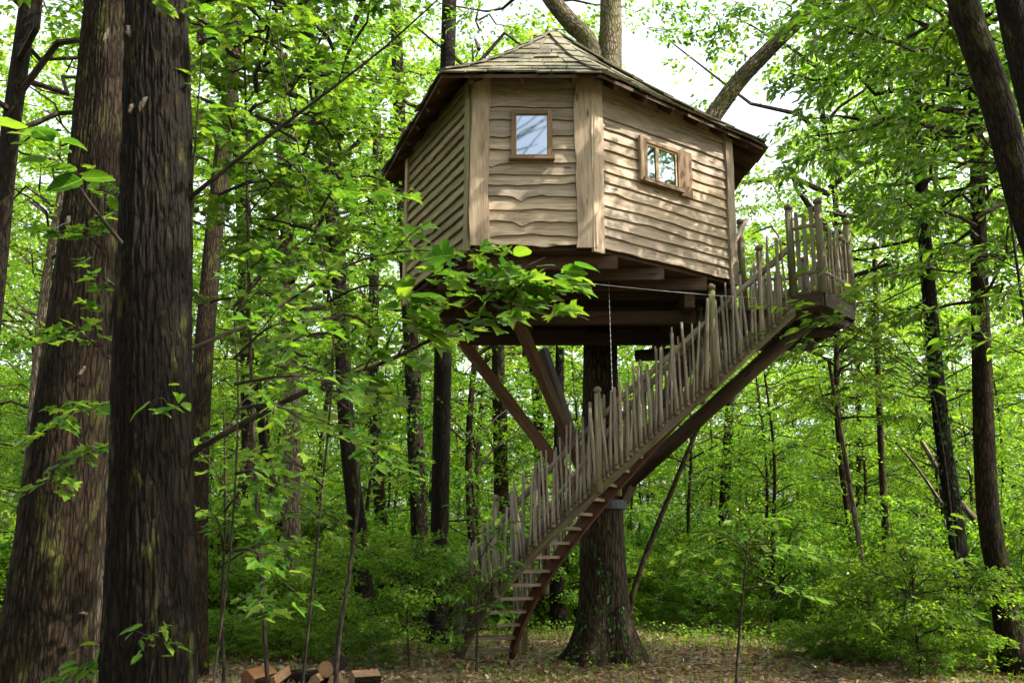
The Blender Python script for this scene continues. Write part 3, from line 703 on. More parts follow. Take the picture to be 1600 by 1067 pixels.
# ================================================================== MAIN OAK
def oak():
    bx, by = at(945, 1030, 16.0).x, 16.0
    root = thing('oak_tree', 'great oak with a flared mossy foot that carries the treehouse', 'tree', (bx, by, 0))
    P = [Vector((bx, by, -.1)), at(943, 900, 16), at(940, 760, 16), at(938, 560, 16), Vector((1.5, 16, 7.2)), at(953, 90, 16.3), at(950, -60, 16.4), Vector((1.5, 16.5, 14))]
    path = lerp_path(P, 90); rad = []
    for q in path:
        z = q.z; r = np.interp(z, [0, 1.0, 2.5, 4.5, 7.5, 10, 14], [.43, .365, .33, .275, .25, .22, .13]); rad.append(float(r) + .20 * math.exp(-max(z, 0) * 2.6))
    def fl(i, a):
        z = max(0, path[i].z); b = math.exp(-z * 1.9)
        return 1 + b * (.22 * math.sin(4 * a + .8) + .14 * math.sin(7 * a + 2.0)) + .03 * math.sin(3 * a + z * .6) + .018 * math.sin(23 * a + 2 * math.sin(3 * z)) + .012 * math.sin(37 * a + 3 * math.sin(5 * z))
    k_ = next(i for i, q in enumerate(path) if q.z > 8.3)
    MB(root.location).tube(path[:k_ + 1], rad[:k_ + 1], 96, True, fl).build('trunk', 'bark_oak', root, True)
    MB(root.location).tube(path[k_:], rad[k_:], 40, True, lambda i, a: 1 + .03 * math.sin(3 * a + i * .2) + .015 * math.sin(9 * a + i)).build('limb', 'bark_limb', root, True)
    # limbs
    L1 = lerp_path([Vector((1.5, 16.1, 8.9)), at(922, 72, 16.2), at(893, 38, 16.2), at(862, 0, 16.1), at(820, -70, 16)], 18)
    MB(root.location).tube(L1, [.19 - .003 * i for i in range(19)], 14, True, lambda i, a: 1 + .05 * math.sin(3 * a + i)).build('limb', 'bark_limb', root, True)
    L2 = lerp_path([Vector((1.55, 16.1, 6.9)), at(1060, 262, 16.5), at(1108, 190, 16.6), at(1150, 132, 16.6), at(1205, 75, 16.5), at(1268, 8, 16.3), at(1310, -70, 16.2)], 30)
    MB(root.location).tube(L2, [.20 - .003 * i for i in range(31)], 14, True, lambda i, a: 1 + .06 * math.sin(3 * a + i * .6) + .03 * math.sin(5 * a + i)).build('limb', 'bark_limb', root, True)
    add_crown(root, 'canopy', 0, (-.6, .5, 11.2), .5, .8)
    # side twigs with leaves off the right limb and trunk top
    rg = np.random.default_rng(31); mb = MB(root.location); C = []; D = []
    for px, py, dx, dz in ((1010, 30, .8, -.1), (1045, 20, .7, -.3), (1000, 5, .9, 0), (1180, 20, -.5, -.1), (1150, 40, -.3, -.2), (1190, 60, -.6, .1), (1230, 40, -.6, -.2), (1160, 20, -.8, 0), (1215, 10, .4, -.2), (1120, 15, .3, -.3), (1260, 50, .7, -.2), (1240, 80, .6, -.4)):
        for _ in range(3):
            C.append(np.array(at(px, py, 16.3 + rg.normal() * .4) - root.location) + rg.normal(size=3) * .12); D.append((dx + rg.normal() * .3, rg.normal() * .6, dz))
    for p_, d_ in zip(C, D): mb.tube([Vector(p_) + root.location, Vector(p_) + root.location + Vector(d_) * .6], [.008, .003], 4, False)
    C = np.array(C); D = np.array(D)
    p, a, nr = spray_leaves(rg, C, D, rg.uniform(.5, .9, len(C)), 40)
    V, F = leaves(p, a, nr, rg.uniform(.07, .13, len(p)), T_OVAL)
    mb.build('twigs', 'bark_twig', root); o = link('foliage', mesh_np('foliage', V, F, 'leaf_canopy'), root); o['kind'] = 'stuff'
    # ivy at the foot
    p = []; a = []
    for th0, h in ((-1.75, 1.6), (-1.45, 1.3), (-2.3, .7), (-1.1, .8)):
        for _ in range(45):
            z = rg.random() * h; th = th0 + rg.normal() * .09; r = np.interp(z, [0, .3, 1, 2], [.78, .58, .42, .36]) + .03
            n_ = np.array([math.cos(th), math.sin(th), .1]); p.append(n_ * r + np.array([0, 0, z])); a.append(n_)
    a = np.array(a); V, F = leaves(np.array(p), rg.normal(size=a.shape) * .5 + np.array([0, 0, -1.0]), a + rg.normal(size=a.shape) * .3, rg.uniform(.04, .085, len(p)), T_OVAL)
    o = link('ivy', mesh_np('ivy', V, F, 'leaf_ivy'), root); o['kind'] = 'stuff'
    return root
oak()

# ================================================================== TREEHOUSE
A, Bp, Cp, E_, F_, D_ = [Vector((*q, 0)) for q in ((-.48, 12), (1.0, 12), (3.12, 13.65), (3.10, 16.6), (-.4, 17.0), (-1.53, 14.37))]
POLY = [A, Bp, Cp, E_, F_, D_]; Z0, Z1 = 5.37, 7.70
th = thing('treehouse', 'rustic wooden treehouse cabin with shingle roof and live edge siding', 'treehouse', (1.5, 16.0, 0))
TO = th.location
def wall_axes(P0, P1):
    d = (P1 - P0).normalized(); return d, Vector((d.y, -d.x, 0))
def wallpt(px, py, P0, P1, off=0):
    """point of a wall plane seen at a photo pixel: distance along the wall and height"""
    d, n = wall_axes(P0, P1); r = at(px, py, 10) - Vector((0, 0, CAMZ)); q = P0 + n * off
    t = q.dot(n) / r.dot(n); p = r * t + Vector((0, 0, CAMZ))
    return (p - P0).dot(d), p.z
def siding(P0, P1, zs, mat, amp=.012, lean=.05, extra=()):
    d, n = wall_axes(P0, P1); ln = (P1 - P0).length
    w = MB(TO); w.beam(P0 + Vector((0, 0, (Z0 + Z1) / 2)) - n * .06, P1 + Vector((0, 0, (Z0 + Z1) / 2)) - n * .06, .06, Z1 - Z0 - .02)
    wall = w.build('wall', 'soffit_wood', th)
    for i in range(len(zs) - 1):
        lo, hi = zs[i], zs[i + 1]
        am = amp * random.uniform(.5, 1.5)
        fl = wavy(0, am, k=(random.uniform(.6, 1.4), random.uniform(1.6, 3), random.uniform(3.5, 6)))
        kn = [(random.random(), random.uniform(-.03, .05), random.uniform(.02, .06)) for _ in range(random.choice((0, 0, 1, 1)))]
        if i in extra: kn += [(random.uniform(.35, .65), .07, .05)]
        f2 = lambda t, fl=fl, kn=kn: fl(t) - sum(h * math.exp(-((t - c) / s) ** 2) for c, h, s in kn)
        MB(TO).board(P0 + Vector((0, 0, lo)), d, (0, 0, 1), n, ln, f2, lambda t, h=hi - lo: h + .03, .032, lean * .9, .0, 40 if ln > 1.6 else 32).build('plank', mat, wall)
    return wall
random.seed(5)
fy = [388, 370.5, 348, 330, 309, 291, 275.6, 257.6, 236, 215.6, 190.5, 170.6, 140, 112]
zf = [Z0] + [wallpt(830, y, A, Bp)[1] for y in fy[1:-1]] + [Z1]
w_front = siding(A, Bp, zf, 'siding', .012, .038, (2, 4))
zr = [Z0 + (7.15 - Z0) * i / 12 + random.uniform(-.012, .012) * (i > 0) for i in range(13)] + [7.42, Z1]
w_right = siding(Bp, Cp, zr, 'siding', .011, .038)
zl = [Z0 + (Z1 - Z0) * i / 15 for i in range(16)]
w_left = siding(D_, A, zl, 'siding_mossy', .008, .06)
zb = [Z0 + (Z1 - Z0) * i / 10 for i in range(11)]
for q0, q1 in ((Cp, E_), (E_, F_), (F_, D_)): siding(q0, q1, zb, 'siding', .01, .05)

def corner_board(P0, P1, s0, s1, zb_, zt, mat, amp=.014, off=.05, name='corner_post'):
    d, n = wall_axes(P0, P1); wd = s1 - s0
    MB(TO).board(P0 + d * s0 + Vector((0, 0, zb_)), (0, 0, 1), d, n, zt - zb_, wavy(0, amp), wavy(wd, amp), .045, off, off, 22).build(name, mat, th)
corner_board(A, Bp, -.05, .19, 5.36, 7.62, 'post_wood')
corner_board(A, Bp, 1.29, 1.535, 5.33, 7.62, 'post_wood', .016)
corner_board(Bp, Cp, -.045, .15, 5.28, 7.62, 'post_wood', .008)
corner_board(Bp, Cp, 2.58, 2.73, 5.30, 7.5, 'post_wood', .006)
corner_board(D_, A, 2.46, 2.60, 5.30, 7.6, 'siding_mossy', .006)
corner_board(D_, A, -.06, .07, 5.2, 7.5, 'post_wood', .006)
# window in the front wall
def boxw(P0, P1, s0, s1, z0, z1, o0, o1, name, mat, parent):
    d, n = wall_axes(P0, P1); mb = MB(TO); zc = (z0 + z1) / 2; c0 = P0 + d * s0 + n * ((o0 + o1) / 2); c1 = P0 + d * s1 + n * ((o0 + o1) / 2)
    if s1 - s0 > z1 - z0: mb.beam(c0 + Vector((0, 0, zc)), c1 + Vector((0, 0, zc)), o1 - o0, z1 - z0)
    else:
        m_ = (c0 + c1) / 2; mb.beam(m_ + Vector((0, 0, z0)), m_ + Vector((0, 0, z1)), s1 - s0, o1 - o0, n)
    return mb.build(name, mat, parent)
def window(P0, P1, pxs, frame_w, mull, mat_f, lab):
    (s0, z1) = wallpt(pxs[0], pxs[1], P0, P1, .08); (s1, z0) = wallpt(pxs[2], pxs[3], P0, P1, .08)
    w_ = MB(TO); d, n = wall_axes(P0, P1)
    back = boxw(P0, P1, s0 + .02, s1 - .02, z0 + .02, z1 - .02, .02, .068, 'window', 'soffit_wood', th)
    back['label'] = lab
    boxw(P0, P1, s0, s0 + frame_w, z0, z1, .02, .115, 'frame', mat_f, back)
    boxw(P0, P1, s1 - frame_w, s1, z0, z1, .02, .116, 'frame', mat_f, back)
    boxw(P0, P1, s0 + frame_w, s1 - frame_w, z1 - frame_w * .9, z1, .02, .118, 'frame', mat_f, back)
    boxw(P0, P1, s0 - .03, s1 + .03, z0 - .035, z0 + .02, .02, .15, 'sill', mat_f, back)
    a0, a1, b0, b1 = s0 + frame_w, s1 - frame_w, z0 + .02, z1 - frame_w * .9
    cells = [a0 + (a1 - a0) * q for q in mull]
    for i in range(len(cells) - 1):
        c0, c1 = cells[i] + .002, cells[i + 1] - .002; sw = .03 if len(cells) > 2 else .01
        boxw(P0, P1, c0, c0 + sw, b0, b1, .07, .098, 'sash', 'sash_wood', back)
        boxw(P0, P1, c1 - sw, c1, b0, b1, .07, .098, 'sash', 'sash_wood', back)
        boxw(P0, P1, c0 + sw, c1 - sw, b0, b0 + sw, .07, .097, 'sash', 'sash_wood', back)
        boxw(P0, P1, c0 + sw, c1 - sw, b1 - sw, b1, .07, .097, 'sash', 'sash_wood', back)
        boxw(P0, P1, c0 + sw - .003, c1 - sw + .003, b0 + sw - .003, b1 - sw + .003, .07, .082, 'pane', 'window_glass', back)
    return s0, s1, z0, z1
window(A, Bp, (799, 174, 863, 247), .055, (0, 1), 'frame_wood', 'small square window reflecting the sky')
q = window(Bp, Cp, (1003, 217, 1062, 299), .05, (0, .36, 1), 'frame_wood', 'two light window with dark panes')
sB, zB = q[1], q[2]
sE, _ = wallpt(1080, 280, Bp, Cp, .1)
dR, nR = wall_axes(Bp, Cp)
MB(TO).board(Bp + dR * (sB + .01) + Vector((0, 0, zB - .06)), (0, 0, 1), dR, nR, q[3] - zB + .08, wavy(0, .004), wavy(sE - sB, .012), .04, .07, .07, 14).build('shutter', 'frame_wood', th)
MB(TO).board(Bp + dR * (q[0] - .07) + Vector((0, 0, zB - .02)), (0, 0, 1), dR, nR, q[3] - zB + .05, wavy(0, .008), wavy(.065, .004), .04, .08, .08, 14).build('window_side_board', 'sash_wood', th)

# roof ---------------------------------------------------------------
EV = [Vector((*q, 7.51)) for q in ((-.89, 11.6), (1.13, 11.6), (3.74, 13.9), (3.62, 17.2), (-.7, 17.6), (-2.05, 15.05))]
APX = Vector((.61, 14.0, 9.42))
def rp(i, s, t):
    e = EV[i].lerp(EV[(i + 1) % 6], s); q = e.lerp(APX, t); q.z = e.z + (APX.z - e.z) * (t - .20 * t * (1 - t)); return q
mb = MB(TO); NT = 10
for i in range(6):
    P = []; G = []; F = []
    for k in range(NT + 1):
        t = min(.995, k / NT)
        for j in range(7):
            q = rp(i, j / 6, t); P.append(q); G.append((q.x, q.y * 1.0, q.z))
    m0 = len(P)
    for q in P[:m0]: G.append((q.x, q.y, q.z))
    P += [q - Vector((0, 0, .045)) for q in P[:m0]]
    for k in range(NT):
        for j in range(6):
            a_ = k * 7 + j; F.append((a_, a_ + 1, a_ + 8, a_ + 7)); F.append((m0 + a_, m0 + a_ + 7, m0 + a_ + 8, m0 + a_ + 1))
    for j in range(6): F.append((j, m0 + j, m0 + j + 1, j + 1))
    mb.add(P, G, F)
roof = mb.build('roof', 'soffit_wood', th)
random.seed(3)
for i in range(6):   # rafters under the eaves
    n_ = max(3, int((EV[(i + 1) % 6] - EV[i]).length / .55))
    for j in range(n_):
        s = (j + .5) / n_
        MB(TO).beam(rp(i, s, .02) - Vector((0, 0, .09)), rp(i, s, .30) - Vector((0, 0, .09)), .055, .08).build('rafter', 'soffit_wood', roof)
ROWS = 9
for i in (0, 1, 5, 2, 3, 4):
    back = i in (2, 3, 4); rows = ROWS if not back else 6
    for r in range(rows):
        t0 = r / rows - .012; t1 = min(.985, (r + 1.35) / rows); tm = max(0, t0)
        ln = (rp(i, 0, tm) - rp(i, 1, tm)).length
        nsh = max(1, round(ln / (.30 if not back else .62))); cuts = [0] + sorted((j + random.uniform(-.22, .22)) / nsh for j in range(1, nsh)) + [1]
        nrm = (rp(i, 1, .2) - rp(i, 0, .2)).cross(rp(i, .5, .4) - rp(i, .5, .1)).normalized()
        if nrm.z < 0: nrm = -nrm
        for j in range(nsh):
            g_ = .006 / max(ln, .2); a_, b_ = cuts[j] + g_, cuts[j + 1] - g_
            dt = random.uniform(-.018, .012); th_ = random.uniform(.014, .024); up = random.uniform(.024, .040)
            p00, p10 = rp(i, a_, t0 + dt), rp(i, b_, t0 + dt + random.uniform(-.008, .008))
            p01, p11 = rp(i, a_, t1), rp(i, b_, t1)
            # lower edge rides up on the course beneath
            lo = [p00 + nrm * up, p10 + nrm * (up + random.uniform(-.006, .006))]; hi = [p11 + nrm * .006, p01 + nrm * .006]
            bot = lo + hi; topv = [v + nrm * th_ for v in bot]; rr_ = random.random() * 60
            Ls = (p01 - p00).length; Wd = (p10 - p00).length
            gq = [(rr_, rr_, 0), (rr_, rr_ + Wd, 0), (rr_ + Ls, rr_ + Wd, 0), (rr_ + Ls, rr_, 0)]
            m_ = MB(TO); m_.add(bot + topv, gq + [(a + .0, b, .02) for a, b, c in gq], [(3, 2, 1, 0), (4, 5, 6, 7), (0, 1, 5, 4), (1, 2, 6, 5), (2, 3, 7, 6), (3, 0, 4, 7)])
            m_.build('shingle', 'shingle', roof)
for i in range(6):   # hip caps
    for r in range(7):
        t0 = r / 7 - .01; t1 = (r + 1.25) / 7
        p0 = rp(i, 0, max(-.02, t0)) + Vector((0, 0, .075)); p1 = rp(i, 0, min(t1, .99)) + Vector((0, 0, .05))
        MB(TO).beam(p0, p1, .17, .02).build('hip_cap', 'shingle', roof)

# floor frame and struts -----------------------------------------------
mb = MB(TO); nP = 6
mb.add([q + Vector((0, 0, 5.37)) for q in POLY] + [q + Vector((0, 0, 5.32)) for q in POLY], [(q.x, q.y, 0) for q in POLY] * 2,
       [tuple(range(6)), tuple(range(11, 5, -1))] + [(i, i + 6, (i + 1) % 6 + 6, (i + 1) % 6) for i in range(6)])
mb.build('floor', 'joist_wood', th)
def xr(y):
    """x range of the floor at depth y"""
    xs = []
    for i in range(6):
        p, q = POLY[i], POLY[(i + 1) % 6]
        if (p.y - y) * (q.y - y) < 0: xs.append(p.x + (q.x - p.x) * (y - p.y) / (q.y - p.y))
    return (min(xs), max(xs)) if len(xs) >= 2 else None
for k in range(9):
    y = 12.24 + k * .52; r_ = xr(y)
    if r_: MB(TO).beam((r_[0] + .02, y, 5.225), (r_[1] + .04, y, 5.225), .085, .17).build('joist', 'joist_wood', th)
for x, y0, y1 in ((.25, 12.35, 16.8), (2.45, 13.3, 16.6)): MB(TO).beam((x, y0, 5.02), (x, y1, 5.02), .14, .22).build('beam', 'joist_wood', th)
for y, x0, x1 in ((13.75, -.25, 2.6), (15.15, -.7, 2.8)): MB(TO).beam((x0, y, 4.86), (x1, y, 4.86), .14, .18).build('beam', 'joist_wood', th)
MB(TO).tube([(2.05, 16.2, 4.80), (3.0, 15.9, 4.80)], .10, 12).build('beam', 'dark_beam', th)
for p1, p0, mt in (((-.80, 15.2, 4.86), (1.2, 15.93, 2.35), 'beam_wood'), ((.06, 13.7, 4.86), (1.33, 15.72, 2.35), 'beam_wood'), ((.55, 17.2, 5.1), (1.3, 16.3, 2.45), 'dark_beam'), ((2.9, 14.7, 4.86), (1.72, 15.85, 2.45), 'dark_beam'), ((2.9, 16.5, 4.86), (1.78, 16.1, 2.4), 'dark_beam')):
    MB(TO).beam(p0, p1, .125, .155).build('strut', mt, th)  # dark wood on the back struts puts their shade into the colour
MB(TO).tube([(1.45, 16, 2.28), (1.45, 16, 2.42)], .375, 24).build('collar', 'dark_iron', th)
# chain below the floor, and a taut wire
mb = MB((0, 0, 0))
p0, p1 = at(950, 408, 13.2), at(957, 612, 13.2)
ch = thing('hanging_chain', 'thin steel chain hanging from the floor joists of the treehouse', 'chain', p0)
mb = MB(p0); n_ = 46
for k in range(n_):
    a_ = p0.lerp(p1, k / n_); b_ = p0.lerp(p1, (k + .85) / n_); mb.beam(a_, b_, .009 if k % 2 else .004, .004 if k % 2 else .009)
o = mb.build('chain_links', 'steel', ch)
p0, p1 = at(903, 441, 11.9), at(1216, 468, 13.5)
wr = thing('wire', 'taut thin white wire stretched under the treehouse to the stair rail', 'wire', p0)
pts = [p0.lerp(p1, k / 12) - Vector((0, 0, .02 * math.sin(math.pi * k / 12))) for k in range(13)]
MB(p0).tube(pts, .003, 5).build('strand', 'wire_white', wr)

# ================================================================== STAIRCASE
SP = (-0.4283, 16.1059, -1.3785, 0.0493, 5.3549, 5.0187, -0.7122)
_n = 200; _a = np.linspace(0, 1, _n); _h = SP[2] + (SP[3] - SP[2]) * (_a + SP[6] * _a * (_a - 1)); _ds = SP[4] / (_n - 1)
_cx = SP[0] + np.concatenate([[0], np.cumsum(np.cos((_h[1:] + _h[:-1]) / 2) * _ds)]); _cy = SP[1] + np.concatenate([[0], np.cumsum(np.sin((_h[1:] + _h[:-1]) / 2) * _ds)])
def sp(s, off, dz):
    h = np.interp(s, _a, _h)
    return Vector((float(np.interp(s, _a, _cx) + off * math.sin(h)), float(np.interp(s, _a, _cy) - off * math.cos(h)), float(dz + SP[5] * s)))
st = thing('staircase', 'curved wooden staircase with rustic stick railings up to the treehouse', 'staircase', (SP[0], SP[1], 0)); ST = st.location
def stringer(off, mat, th_=.06, hgt=.31, dn=.17):
    m_ = MB(ST); P = []; G = []; n = 46
    for i in range(n + 1):
        s = i / n; a_ = sp(s, off - th_ / 2, 0); b_ = sp(s, off + th_ / 2, 0)
        for q, dz in ((a_, -dn), (b_, -dn), (b_, hgt - dn), (a_, hgt - dn)):
            z = max(.0, q.z + dz); P.append(Vector((q.x, q.y, z))); G.append((s * 7, dz, off))
    F = []
    for i in range(n):
        for k in range(4): F.append((4 * i + k, 4 * i + (k + 1) % 4, 4 * i + 4 + (k + 1) % 4, 4 * i + 4 + k))
    F += [(3, 2, 1, 0), (4 * n, 4 * n + 1, 4 * n + 2, 4 * n + 3)]
    m_.add(P, G, F); return m_.build('stringer', mat, st)
stringer(.42, 'stringer_wood', .06, .36, .215).__setitem__('label', 'weathered outer stringer'); stringer(-.42, 'stringer_red', .06, .27, .15).__setitem__('label', 'reddish inner stringer')
for i in range(25):
    s = (i + .45) / 25
    MB(ST).beam(sp(s, -.385, .05), sp(s, .385, .05), .23, .045).build('tread', 'tread_wood', st)
random.seed(21)
def stick(p, h, r, tilt=.04, name='baluster', mat='stick_wood', par=st):
    k = 5; pts = []; dx, dy = random.gauss(0, tilt), random.gauss(0, tilt); bx, by = random.gauss(0, .012), random.gauss(0, .012)
    for i in range(k):
        t = i / (k - 1); pts.append(Vector(p) + Vector((dx * t * h + bx * math.sin(t * 3.1 + 1), dy * t * h + by * math.sin(t * 4), h * t)))
    MB(par.location).tube(pts, [r * (1.08 - .25 * i / (k - 1)) * random.uniform(.93, 1.07) for i in range(k)], 7).build(name, mat, par, True)
s = .035
while s < .985:
    bq = sp(s, .475, -.045); bo = (sp(s, .6, 0) - sp(s, .4, 0)).normalized()
    MB(ST).tube([bq + bo * .01, bq + bo * .05], .013, 6).build('bolt', 'dark_iron', st)
    stick(sp(s, .475 + random.uniform(-.008, .01), -.10), 1.12 + random.gauss(0, .075), random.choice((.015, .018, .021, .024, .027, .032)))
    s += random.uniform(.009, .0135)
s = .06
while s < .96:
    stick(sp(s, -.475, -.08), 1.08 + random.gauss(0, .10), random.choice((.013, .016, .019, .022, .027)))
    s += random.uniform(.0115, .018)
def newel(p, h, par=st, r=.052):
    m_ = MB(par.location); m_.tube([p, p + Vector((0, 0, h))], [r, r * .95], 10)
    o = m_.build('newel_post', 'newel_wood', par, True)
    q = p + Vector((0, 0, h))
    MB(par.location).tube([q - Vector((0, 0, .005)), q + Vector((0, 0, .02)), q + Vector((0, 0, .025)), q + Vector((0, 0, .07)), q + Vector((0, 0, .10))], [r * .75, r * .75, r * 1.12, r * 1.12, r * .45], 10).build('cap', 'newel_wood', o, True)
    return o
OUTER = (.03, .235, .52, .795); INNER = (.05, .24, .52, .78, .965)
for s in OUTER: newel(sp(s, .475, -.2 if s > .04 else .0), 1.36 if s > .04 else 1.25)
for s in INNER: newel(sp(s, -.475, -.2 if s > .06 else -.2), 1.36 if s > .06 else 1.3)
def rail(off, s0, s1, dz0, r=.03, mat='stick_wood'):
    n = max(3, int((s1 - s0) * 24)); pts = [sp(s0 + (s1 - s0) * i / n, off, dz0 + .015 * math.sin(i * 1.3)) for i in range(n + 1)]
    MB(ST).tube(pts, [r * random.uniform(.9, 1.1) for _ in pts], 8).build('handrail', mat, st, True)
for a_, b_ in zip((.03, .235, .52, .795), (.25, .53, .81, 1.0)): rail(.425, a_, b_, .80, .042)
for a_, b_ in zip((.05, .24, .52, .78), (.25, .53, .79, .97)): rail(-.425, a_, b_, .86, .04)
MB(ST).tube([at(1108, 446, 13.75), at(1140, 392, 13.8), at(1167, 343, 13.9)], [.036, .034, .03], 8).build('handrail', 'stick_wood', st, True)
for px_ in (806, 820):
    q = at(px_, 985, 16.9); MB(ST).beam((q.x, q.y, 0), (q.x, q.y, .95), .09, .09, (0, 1, 0)).build('leg', 'newel_wood', st)
MB(ST).tube([at(985, 752, 15.5), at(1262, 500, 13.75)], .11, 16).build('support_log', 'dark_beam', st, True)

# landing ------------------------------------------------------------
ZL = 5.12
ld = thing('landing', 'railed wooden landing deck at the top of the curved staircase', 'landing', (4.0, 14.6, 0)); LO = ld.location
LP = [Vector(q) for q in ((3.90, 13.36, ZL), (4.24, 13.12, ZL), (4.93, 14.0, ZL), (4.85, 15.9, ZL), (3.17, 16.1, ZL), (3.17, 14.15, ZL), (3.86, 14.2, ZL))]
for i in range(len(LP)):
    a_, b_ = LP[i], LP[(i + 1) % len(LP)]
    if i in (0, 1, 2, 3, 6): MB(LO).beam(a_ - Vector((0, 0, .14)), b_ - Vector((0, 0, .14)), .06, .20).build('edge_beam', 'dark_beam', ld)
k = 0
x = 3.2
while x < 4.95:
    ys = []
    for i in range(len(LP)):
        p, q = LP[i], LP[(i + 1) % len(LP)]
        if (p.x - x) * (q.x - x) < 0: ys.append(p.y + (q.y - p.y) * (x - p.x) / (q.x - p.x))
    if len(ys) >= 2: MB(LO).beam((x, min(ys), ZL - .02), (x, max(ys), ZL - .02), .13, .035).build('deck_plank', 'stringer_wood', ld)
    x += .14
for y in (14.4, 15.4): MB(LO).beam((3.0, y, ZL - .32), (4.75, y, ZL - .32), .10, .14).build('beam', 'dark_beam', ld)
MB(LO).tube([(4.2, 13.35, ZL - .31), (4.93, 14.1, ZL - .31)], .065, 10).build('beam', 'dark_beam', ld)
for p in (LP[0], LP[1], LP[2], LP[3], LP[4]): newel(p - Vector((0, 0, .06)), 1.26, ld, .055)
for i, sp_, r_ in ((0, .085, .024), (1, .10, .022), (2, .13, .02), (3, .13, .02)):
    a_, b_ = LP[i], LP[i + 1]; n_ = int((b_ - a_).length / sp_)
    for j in range(1, n_):
        p = a_.lerp(b_, j / n_)
        if i == 0: MB(LO).beam(p + Vector((0, 0, .06)), p + Vector((0, 0, 1.12 + random.uniform(-.05, .08))), .055, .02, (b_ - a_).normalized().cross(Vector((0, 0, 1)))).build('baluster', 'stick_wood', ld)
        else: stick(p, 1.0 + random.gauss(0, .05), random.uniform(r_ * .8, r_ * 1.2), .02, 'baluster', 'stick_wood', ld)
    for dz in (.25, .92): MB(LO).tube([a_ + Vector((0, 0, dz)), a_.lerp(b_, .5) + Vector((0, 0, dz + .015)), b_ + Vector((0, 0, dz))], .03, 7).build('rail', 'stick_wood', ld, True)
newel(Vector((3.36, 13.98, ZL - .1)), 1.30, ld, .05)
for j in range(4): stick((3.36 + .02 * j, 14.05 + .1 * j, ZL - .05), 1.1 + random.gauss(0, .08), .024, .02, 'baluster', 'stick_wood', ld)

# ================================================================== FIREWOOD
def log_round(label, p, d, r, ln):
    p = p + Vector((0, -.25, -.01)); r *= .92
    root = thing('log', label, 'log', p); d = Vector(d).normalized(); q = p + Vector((0, 0, 0))
    MB(p).tube([q, q + d * ln * .5, q + d * ln], [r, r * 1.02, r * .97], 16, False, lambda i, a: 1 + .04 * math.sin(3 * a) + .02 * math.sin(7 * a + i)).build('bark', 'bark_dark', root, True)
    for e in (q - d * .002, q + d * (ln + .002)):
        u = d.orthogonal().normalized(); v = d.cross(u); m_ = MB(p); P = [e] + [e + (u * math.cos(2 * math.pi * k / 16) + v * math.sin(2 * math.pi * k / 16)) * r * .98 for k in range(16)]
        m_.add(P, [((w - e).length * 8, 0, 0) for w in P], [(0, 1 + k, 1 + (k + 1) % 16) for k in range(16)]); m_.build('cut_face', 'end_grain', root)
def log_split(label, p, d, w, h, ln, mat='cut_wood', roll=0.0):
    p = p + Vector((0, -.28, -.01)); w *= .82; h *= .82; root = thing('split_log', label, 'log', p); d = Vector(d).normalized(); side = d.cross(Vector((0, 0, 1))).normalized(); up = side.cross(d)
    c, s_ = math.cos(roll), math.sin(roll); side, up = side * c + up * s_, up * c - side * s_
    sec = [(-w / 2, 0), (w * .35, -.02), (w / 2, h * .3), (w * .1, h), (-w * .3, h * .7)]
    m_ = MB(p); P = []; G = []
    for t in (0, 1):
        for a_, b_ in sec: P.append(p + d * (ln * t) + side * (a_ * random.uniform(.9, 1.1)) + up * (b_ * random.uniform(.92, 1.08))); G.append((ln * t, a_, b_))
    m_.add(P, G, [(4, 3, 2, 1, 0), (5, 6, 7, 8, 9), (2, 3, 8, 7), (3, 4, 9, 8), (4, 0, 5, 9)]); m_.build('cut_face', mat, root)
    m2 = MB(p); m2.add([v for v in P], G, [(0, 1, 6, 5), (1, 2, 7, 6)]); m2.build('bark', 'bark_dark', root)
random.seed(8)
log_round('round log with its sawn end facing out, on top of the firewood', at(515, 1040, 13.0), (.25, 1, .1), .112, .45)
log_split('pale split log under the round log', at(498, 1062, 12.95), (.2, 1, 0), .20, .14, .45)
log_split('pale split log right of the round log base', at(528, 1064, 12.98), (-.1, 1, 0), .22, .16, .45)
log_split('wedge shaped pale split log at the right end of the firewood', at(556, 1062, 12.9), (.9, .5, 0), .26, .20, .34, roll=.4)
log_split('orange split log at the left end of the firewood', at(398, 1066, 12.8), (.5, 1, .1), .30, .24, .4, 'cut_orange', .3)
log_split('reddish split log lying at the far left of the firewood', at(372, 1074, 12.8), (-.6, 1, 0), .2, .13, .4, 'cut_orange')
log_split('small pale split log in the middle of the firewood', at(432, 1066, 12.9), (.3, 1, .3), .17, .16, .36, 'cut_wood', -.3)
log_round('mossy log lying along the firewood behind the pale splits', at(440, 1056, 13.4), (1, .15, 0), .12, .62)
def fallen(label, pts, Y, w):
    P = [at(a_, b_, Y) for a_, b_ in pts]; root = thing('fallen_branch', label, 'branch', P[0]); pp = lerp_path(P, 12)
    MB(P[0]).tube(pp, [w / 2 * Y / FPX * (1 - .5 * i / 12) for i in range(13)], 8).build('wood', 'bark_pale', root, True)
fallen('pale dead branch slanting down behind the flared trunk', [(1600, 885), (1540, 830), (1490, 770), (1440, 690)], 19, 14)
fallen('thin pale dead branch crossing behind the ivy covered trunk', [(1480, 800), (1440, 740), (1400, 690)], 18.5, 6)
fallen('short dark stick lying on the path right of the oak', [(1180, 1046), (1215, 1042), (1235, 1044)], 15.3, 9)

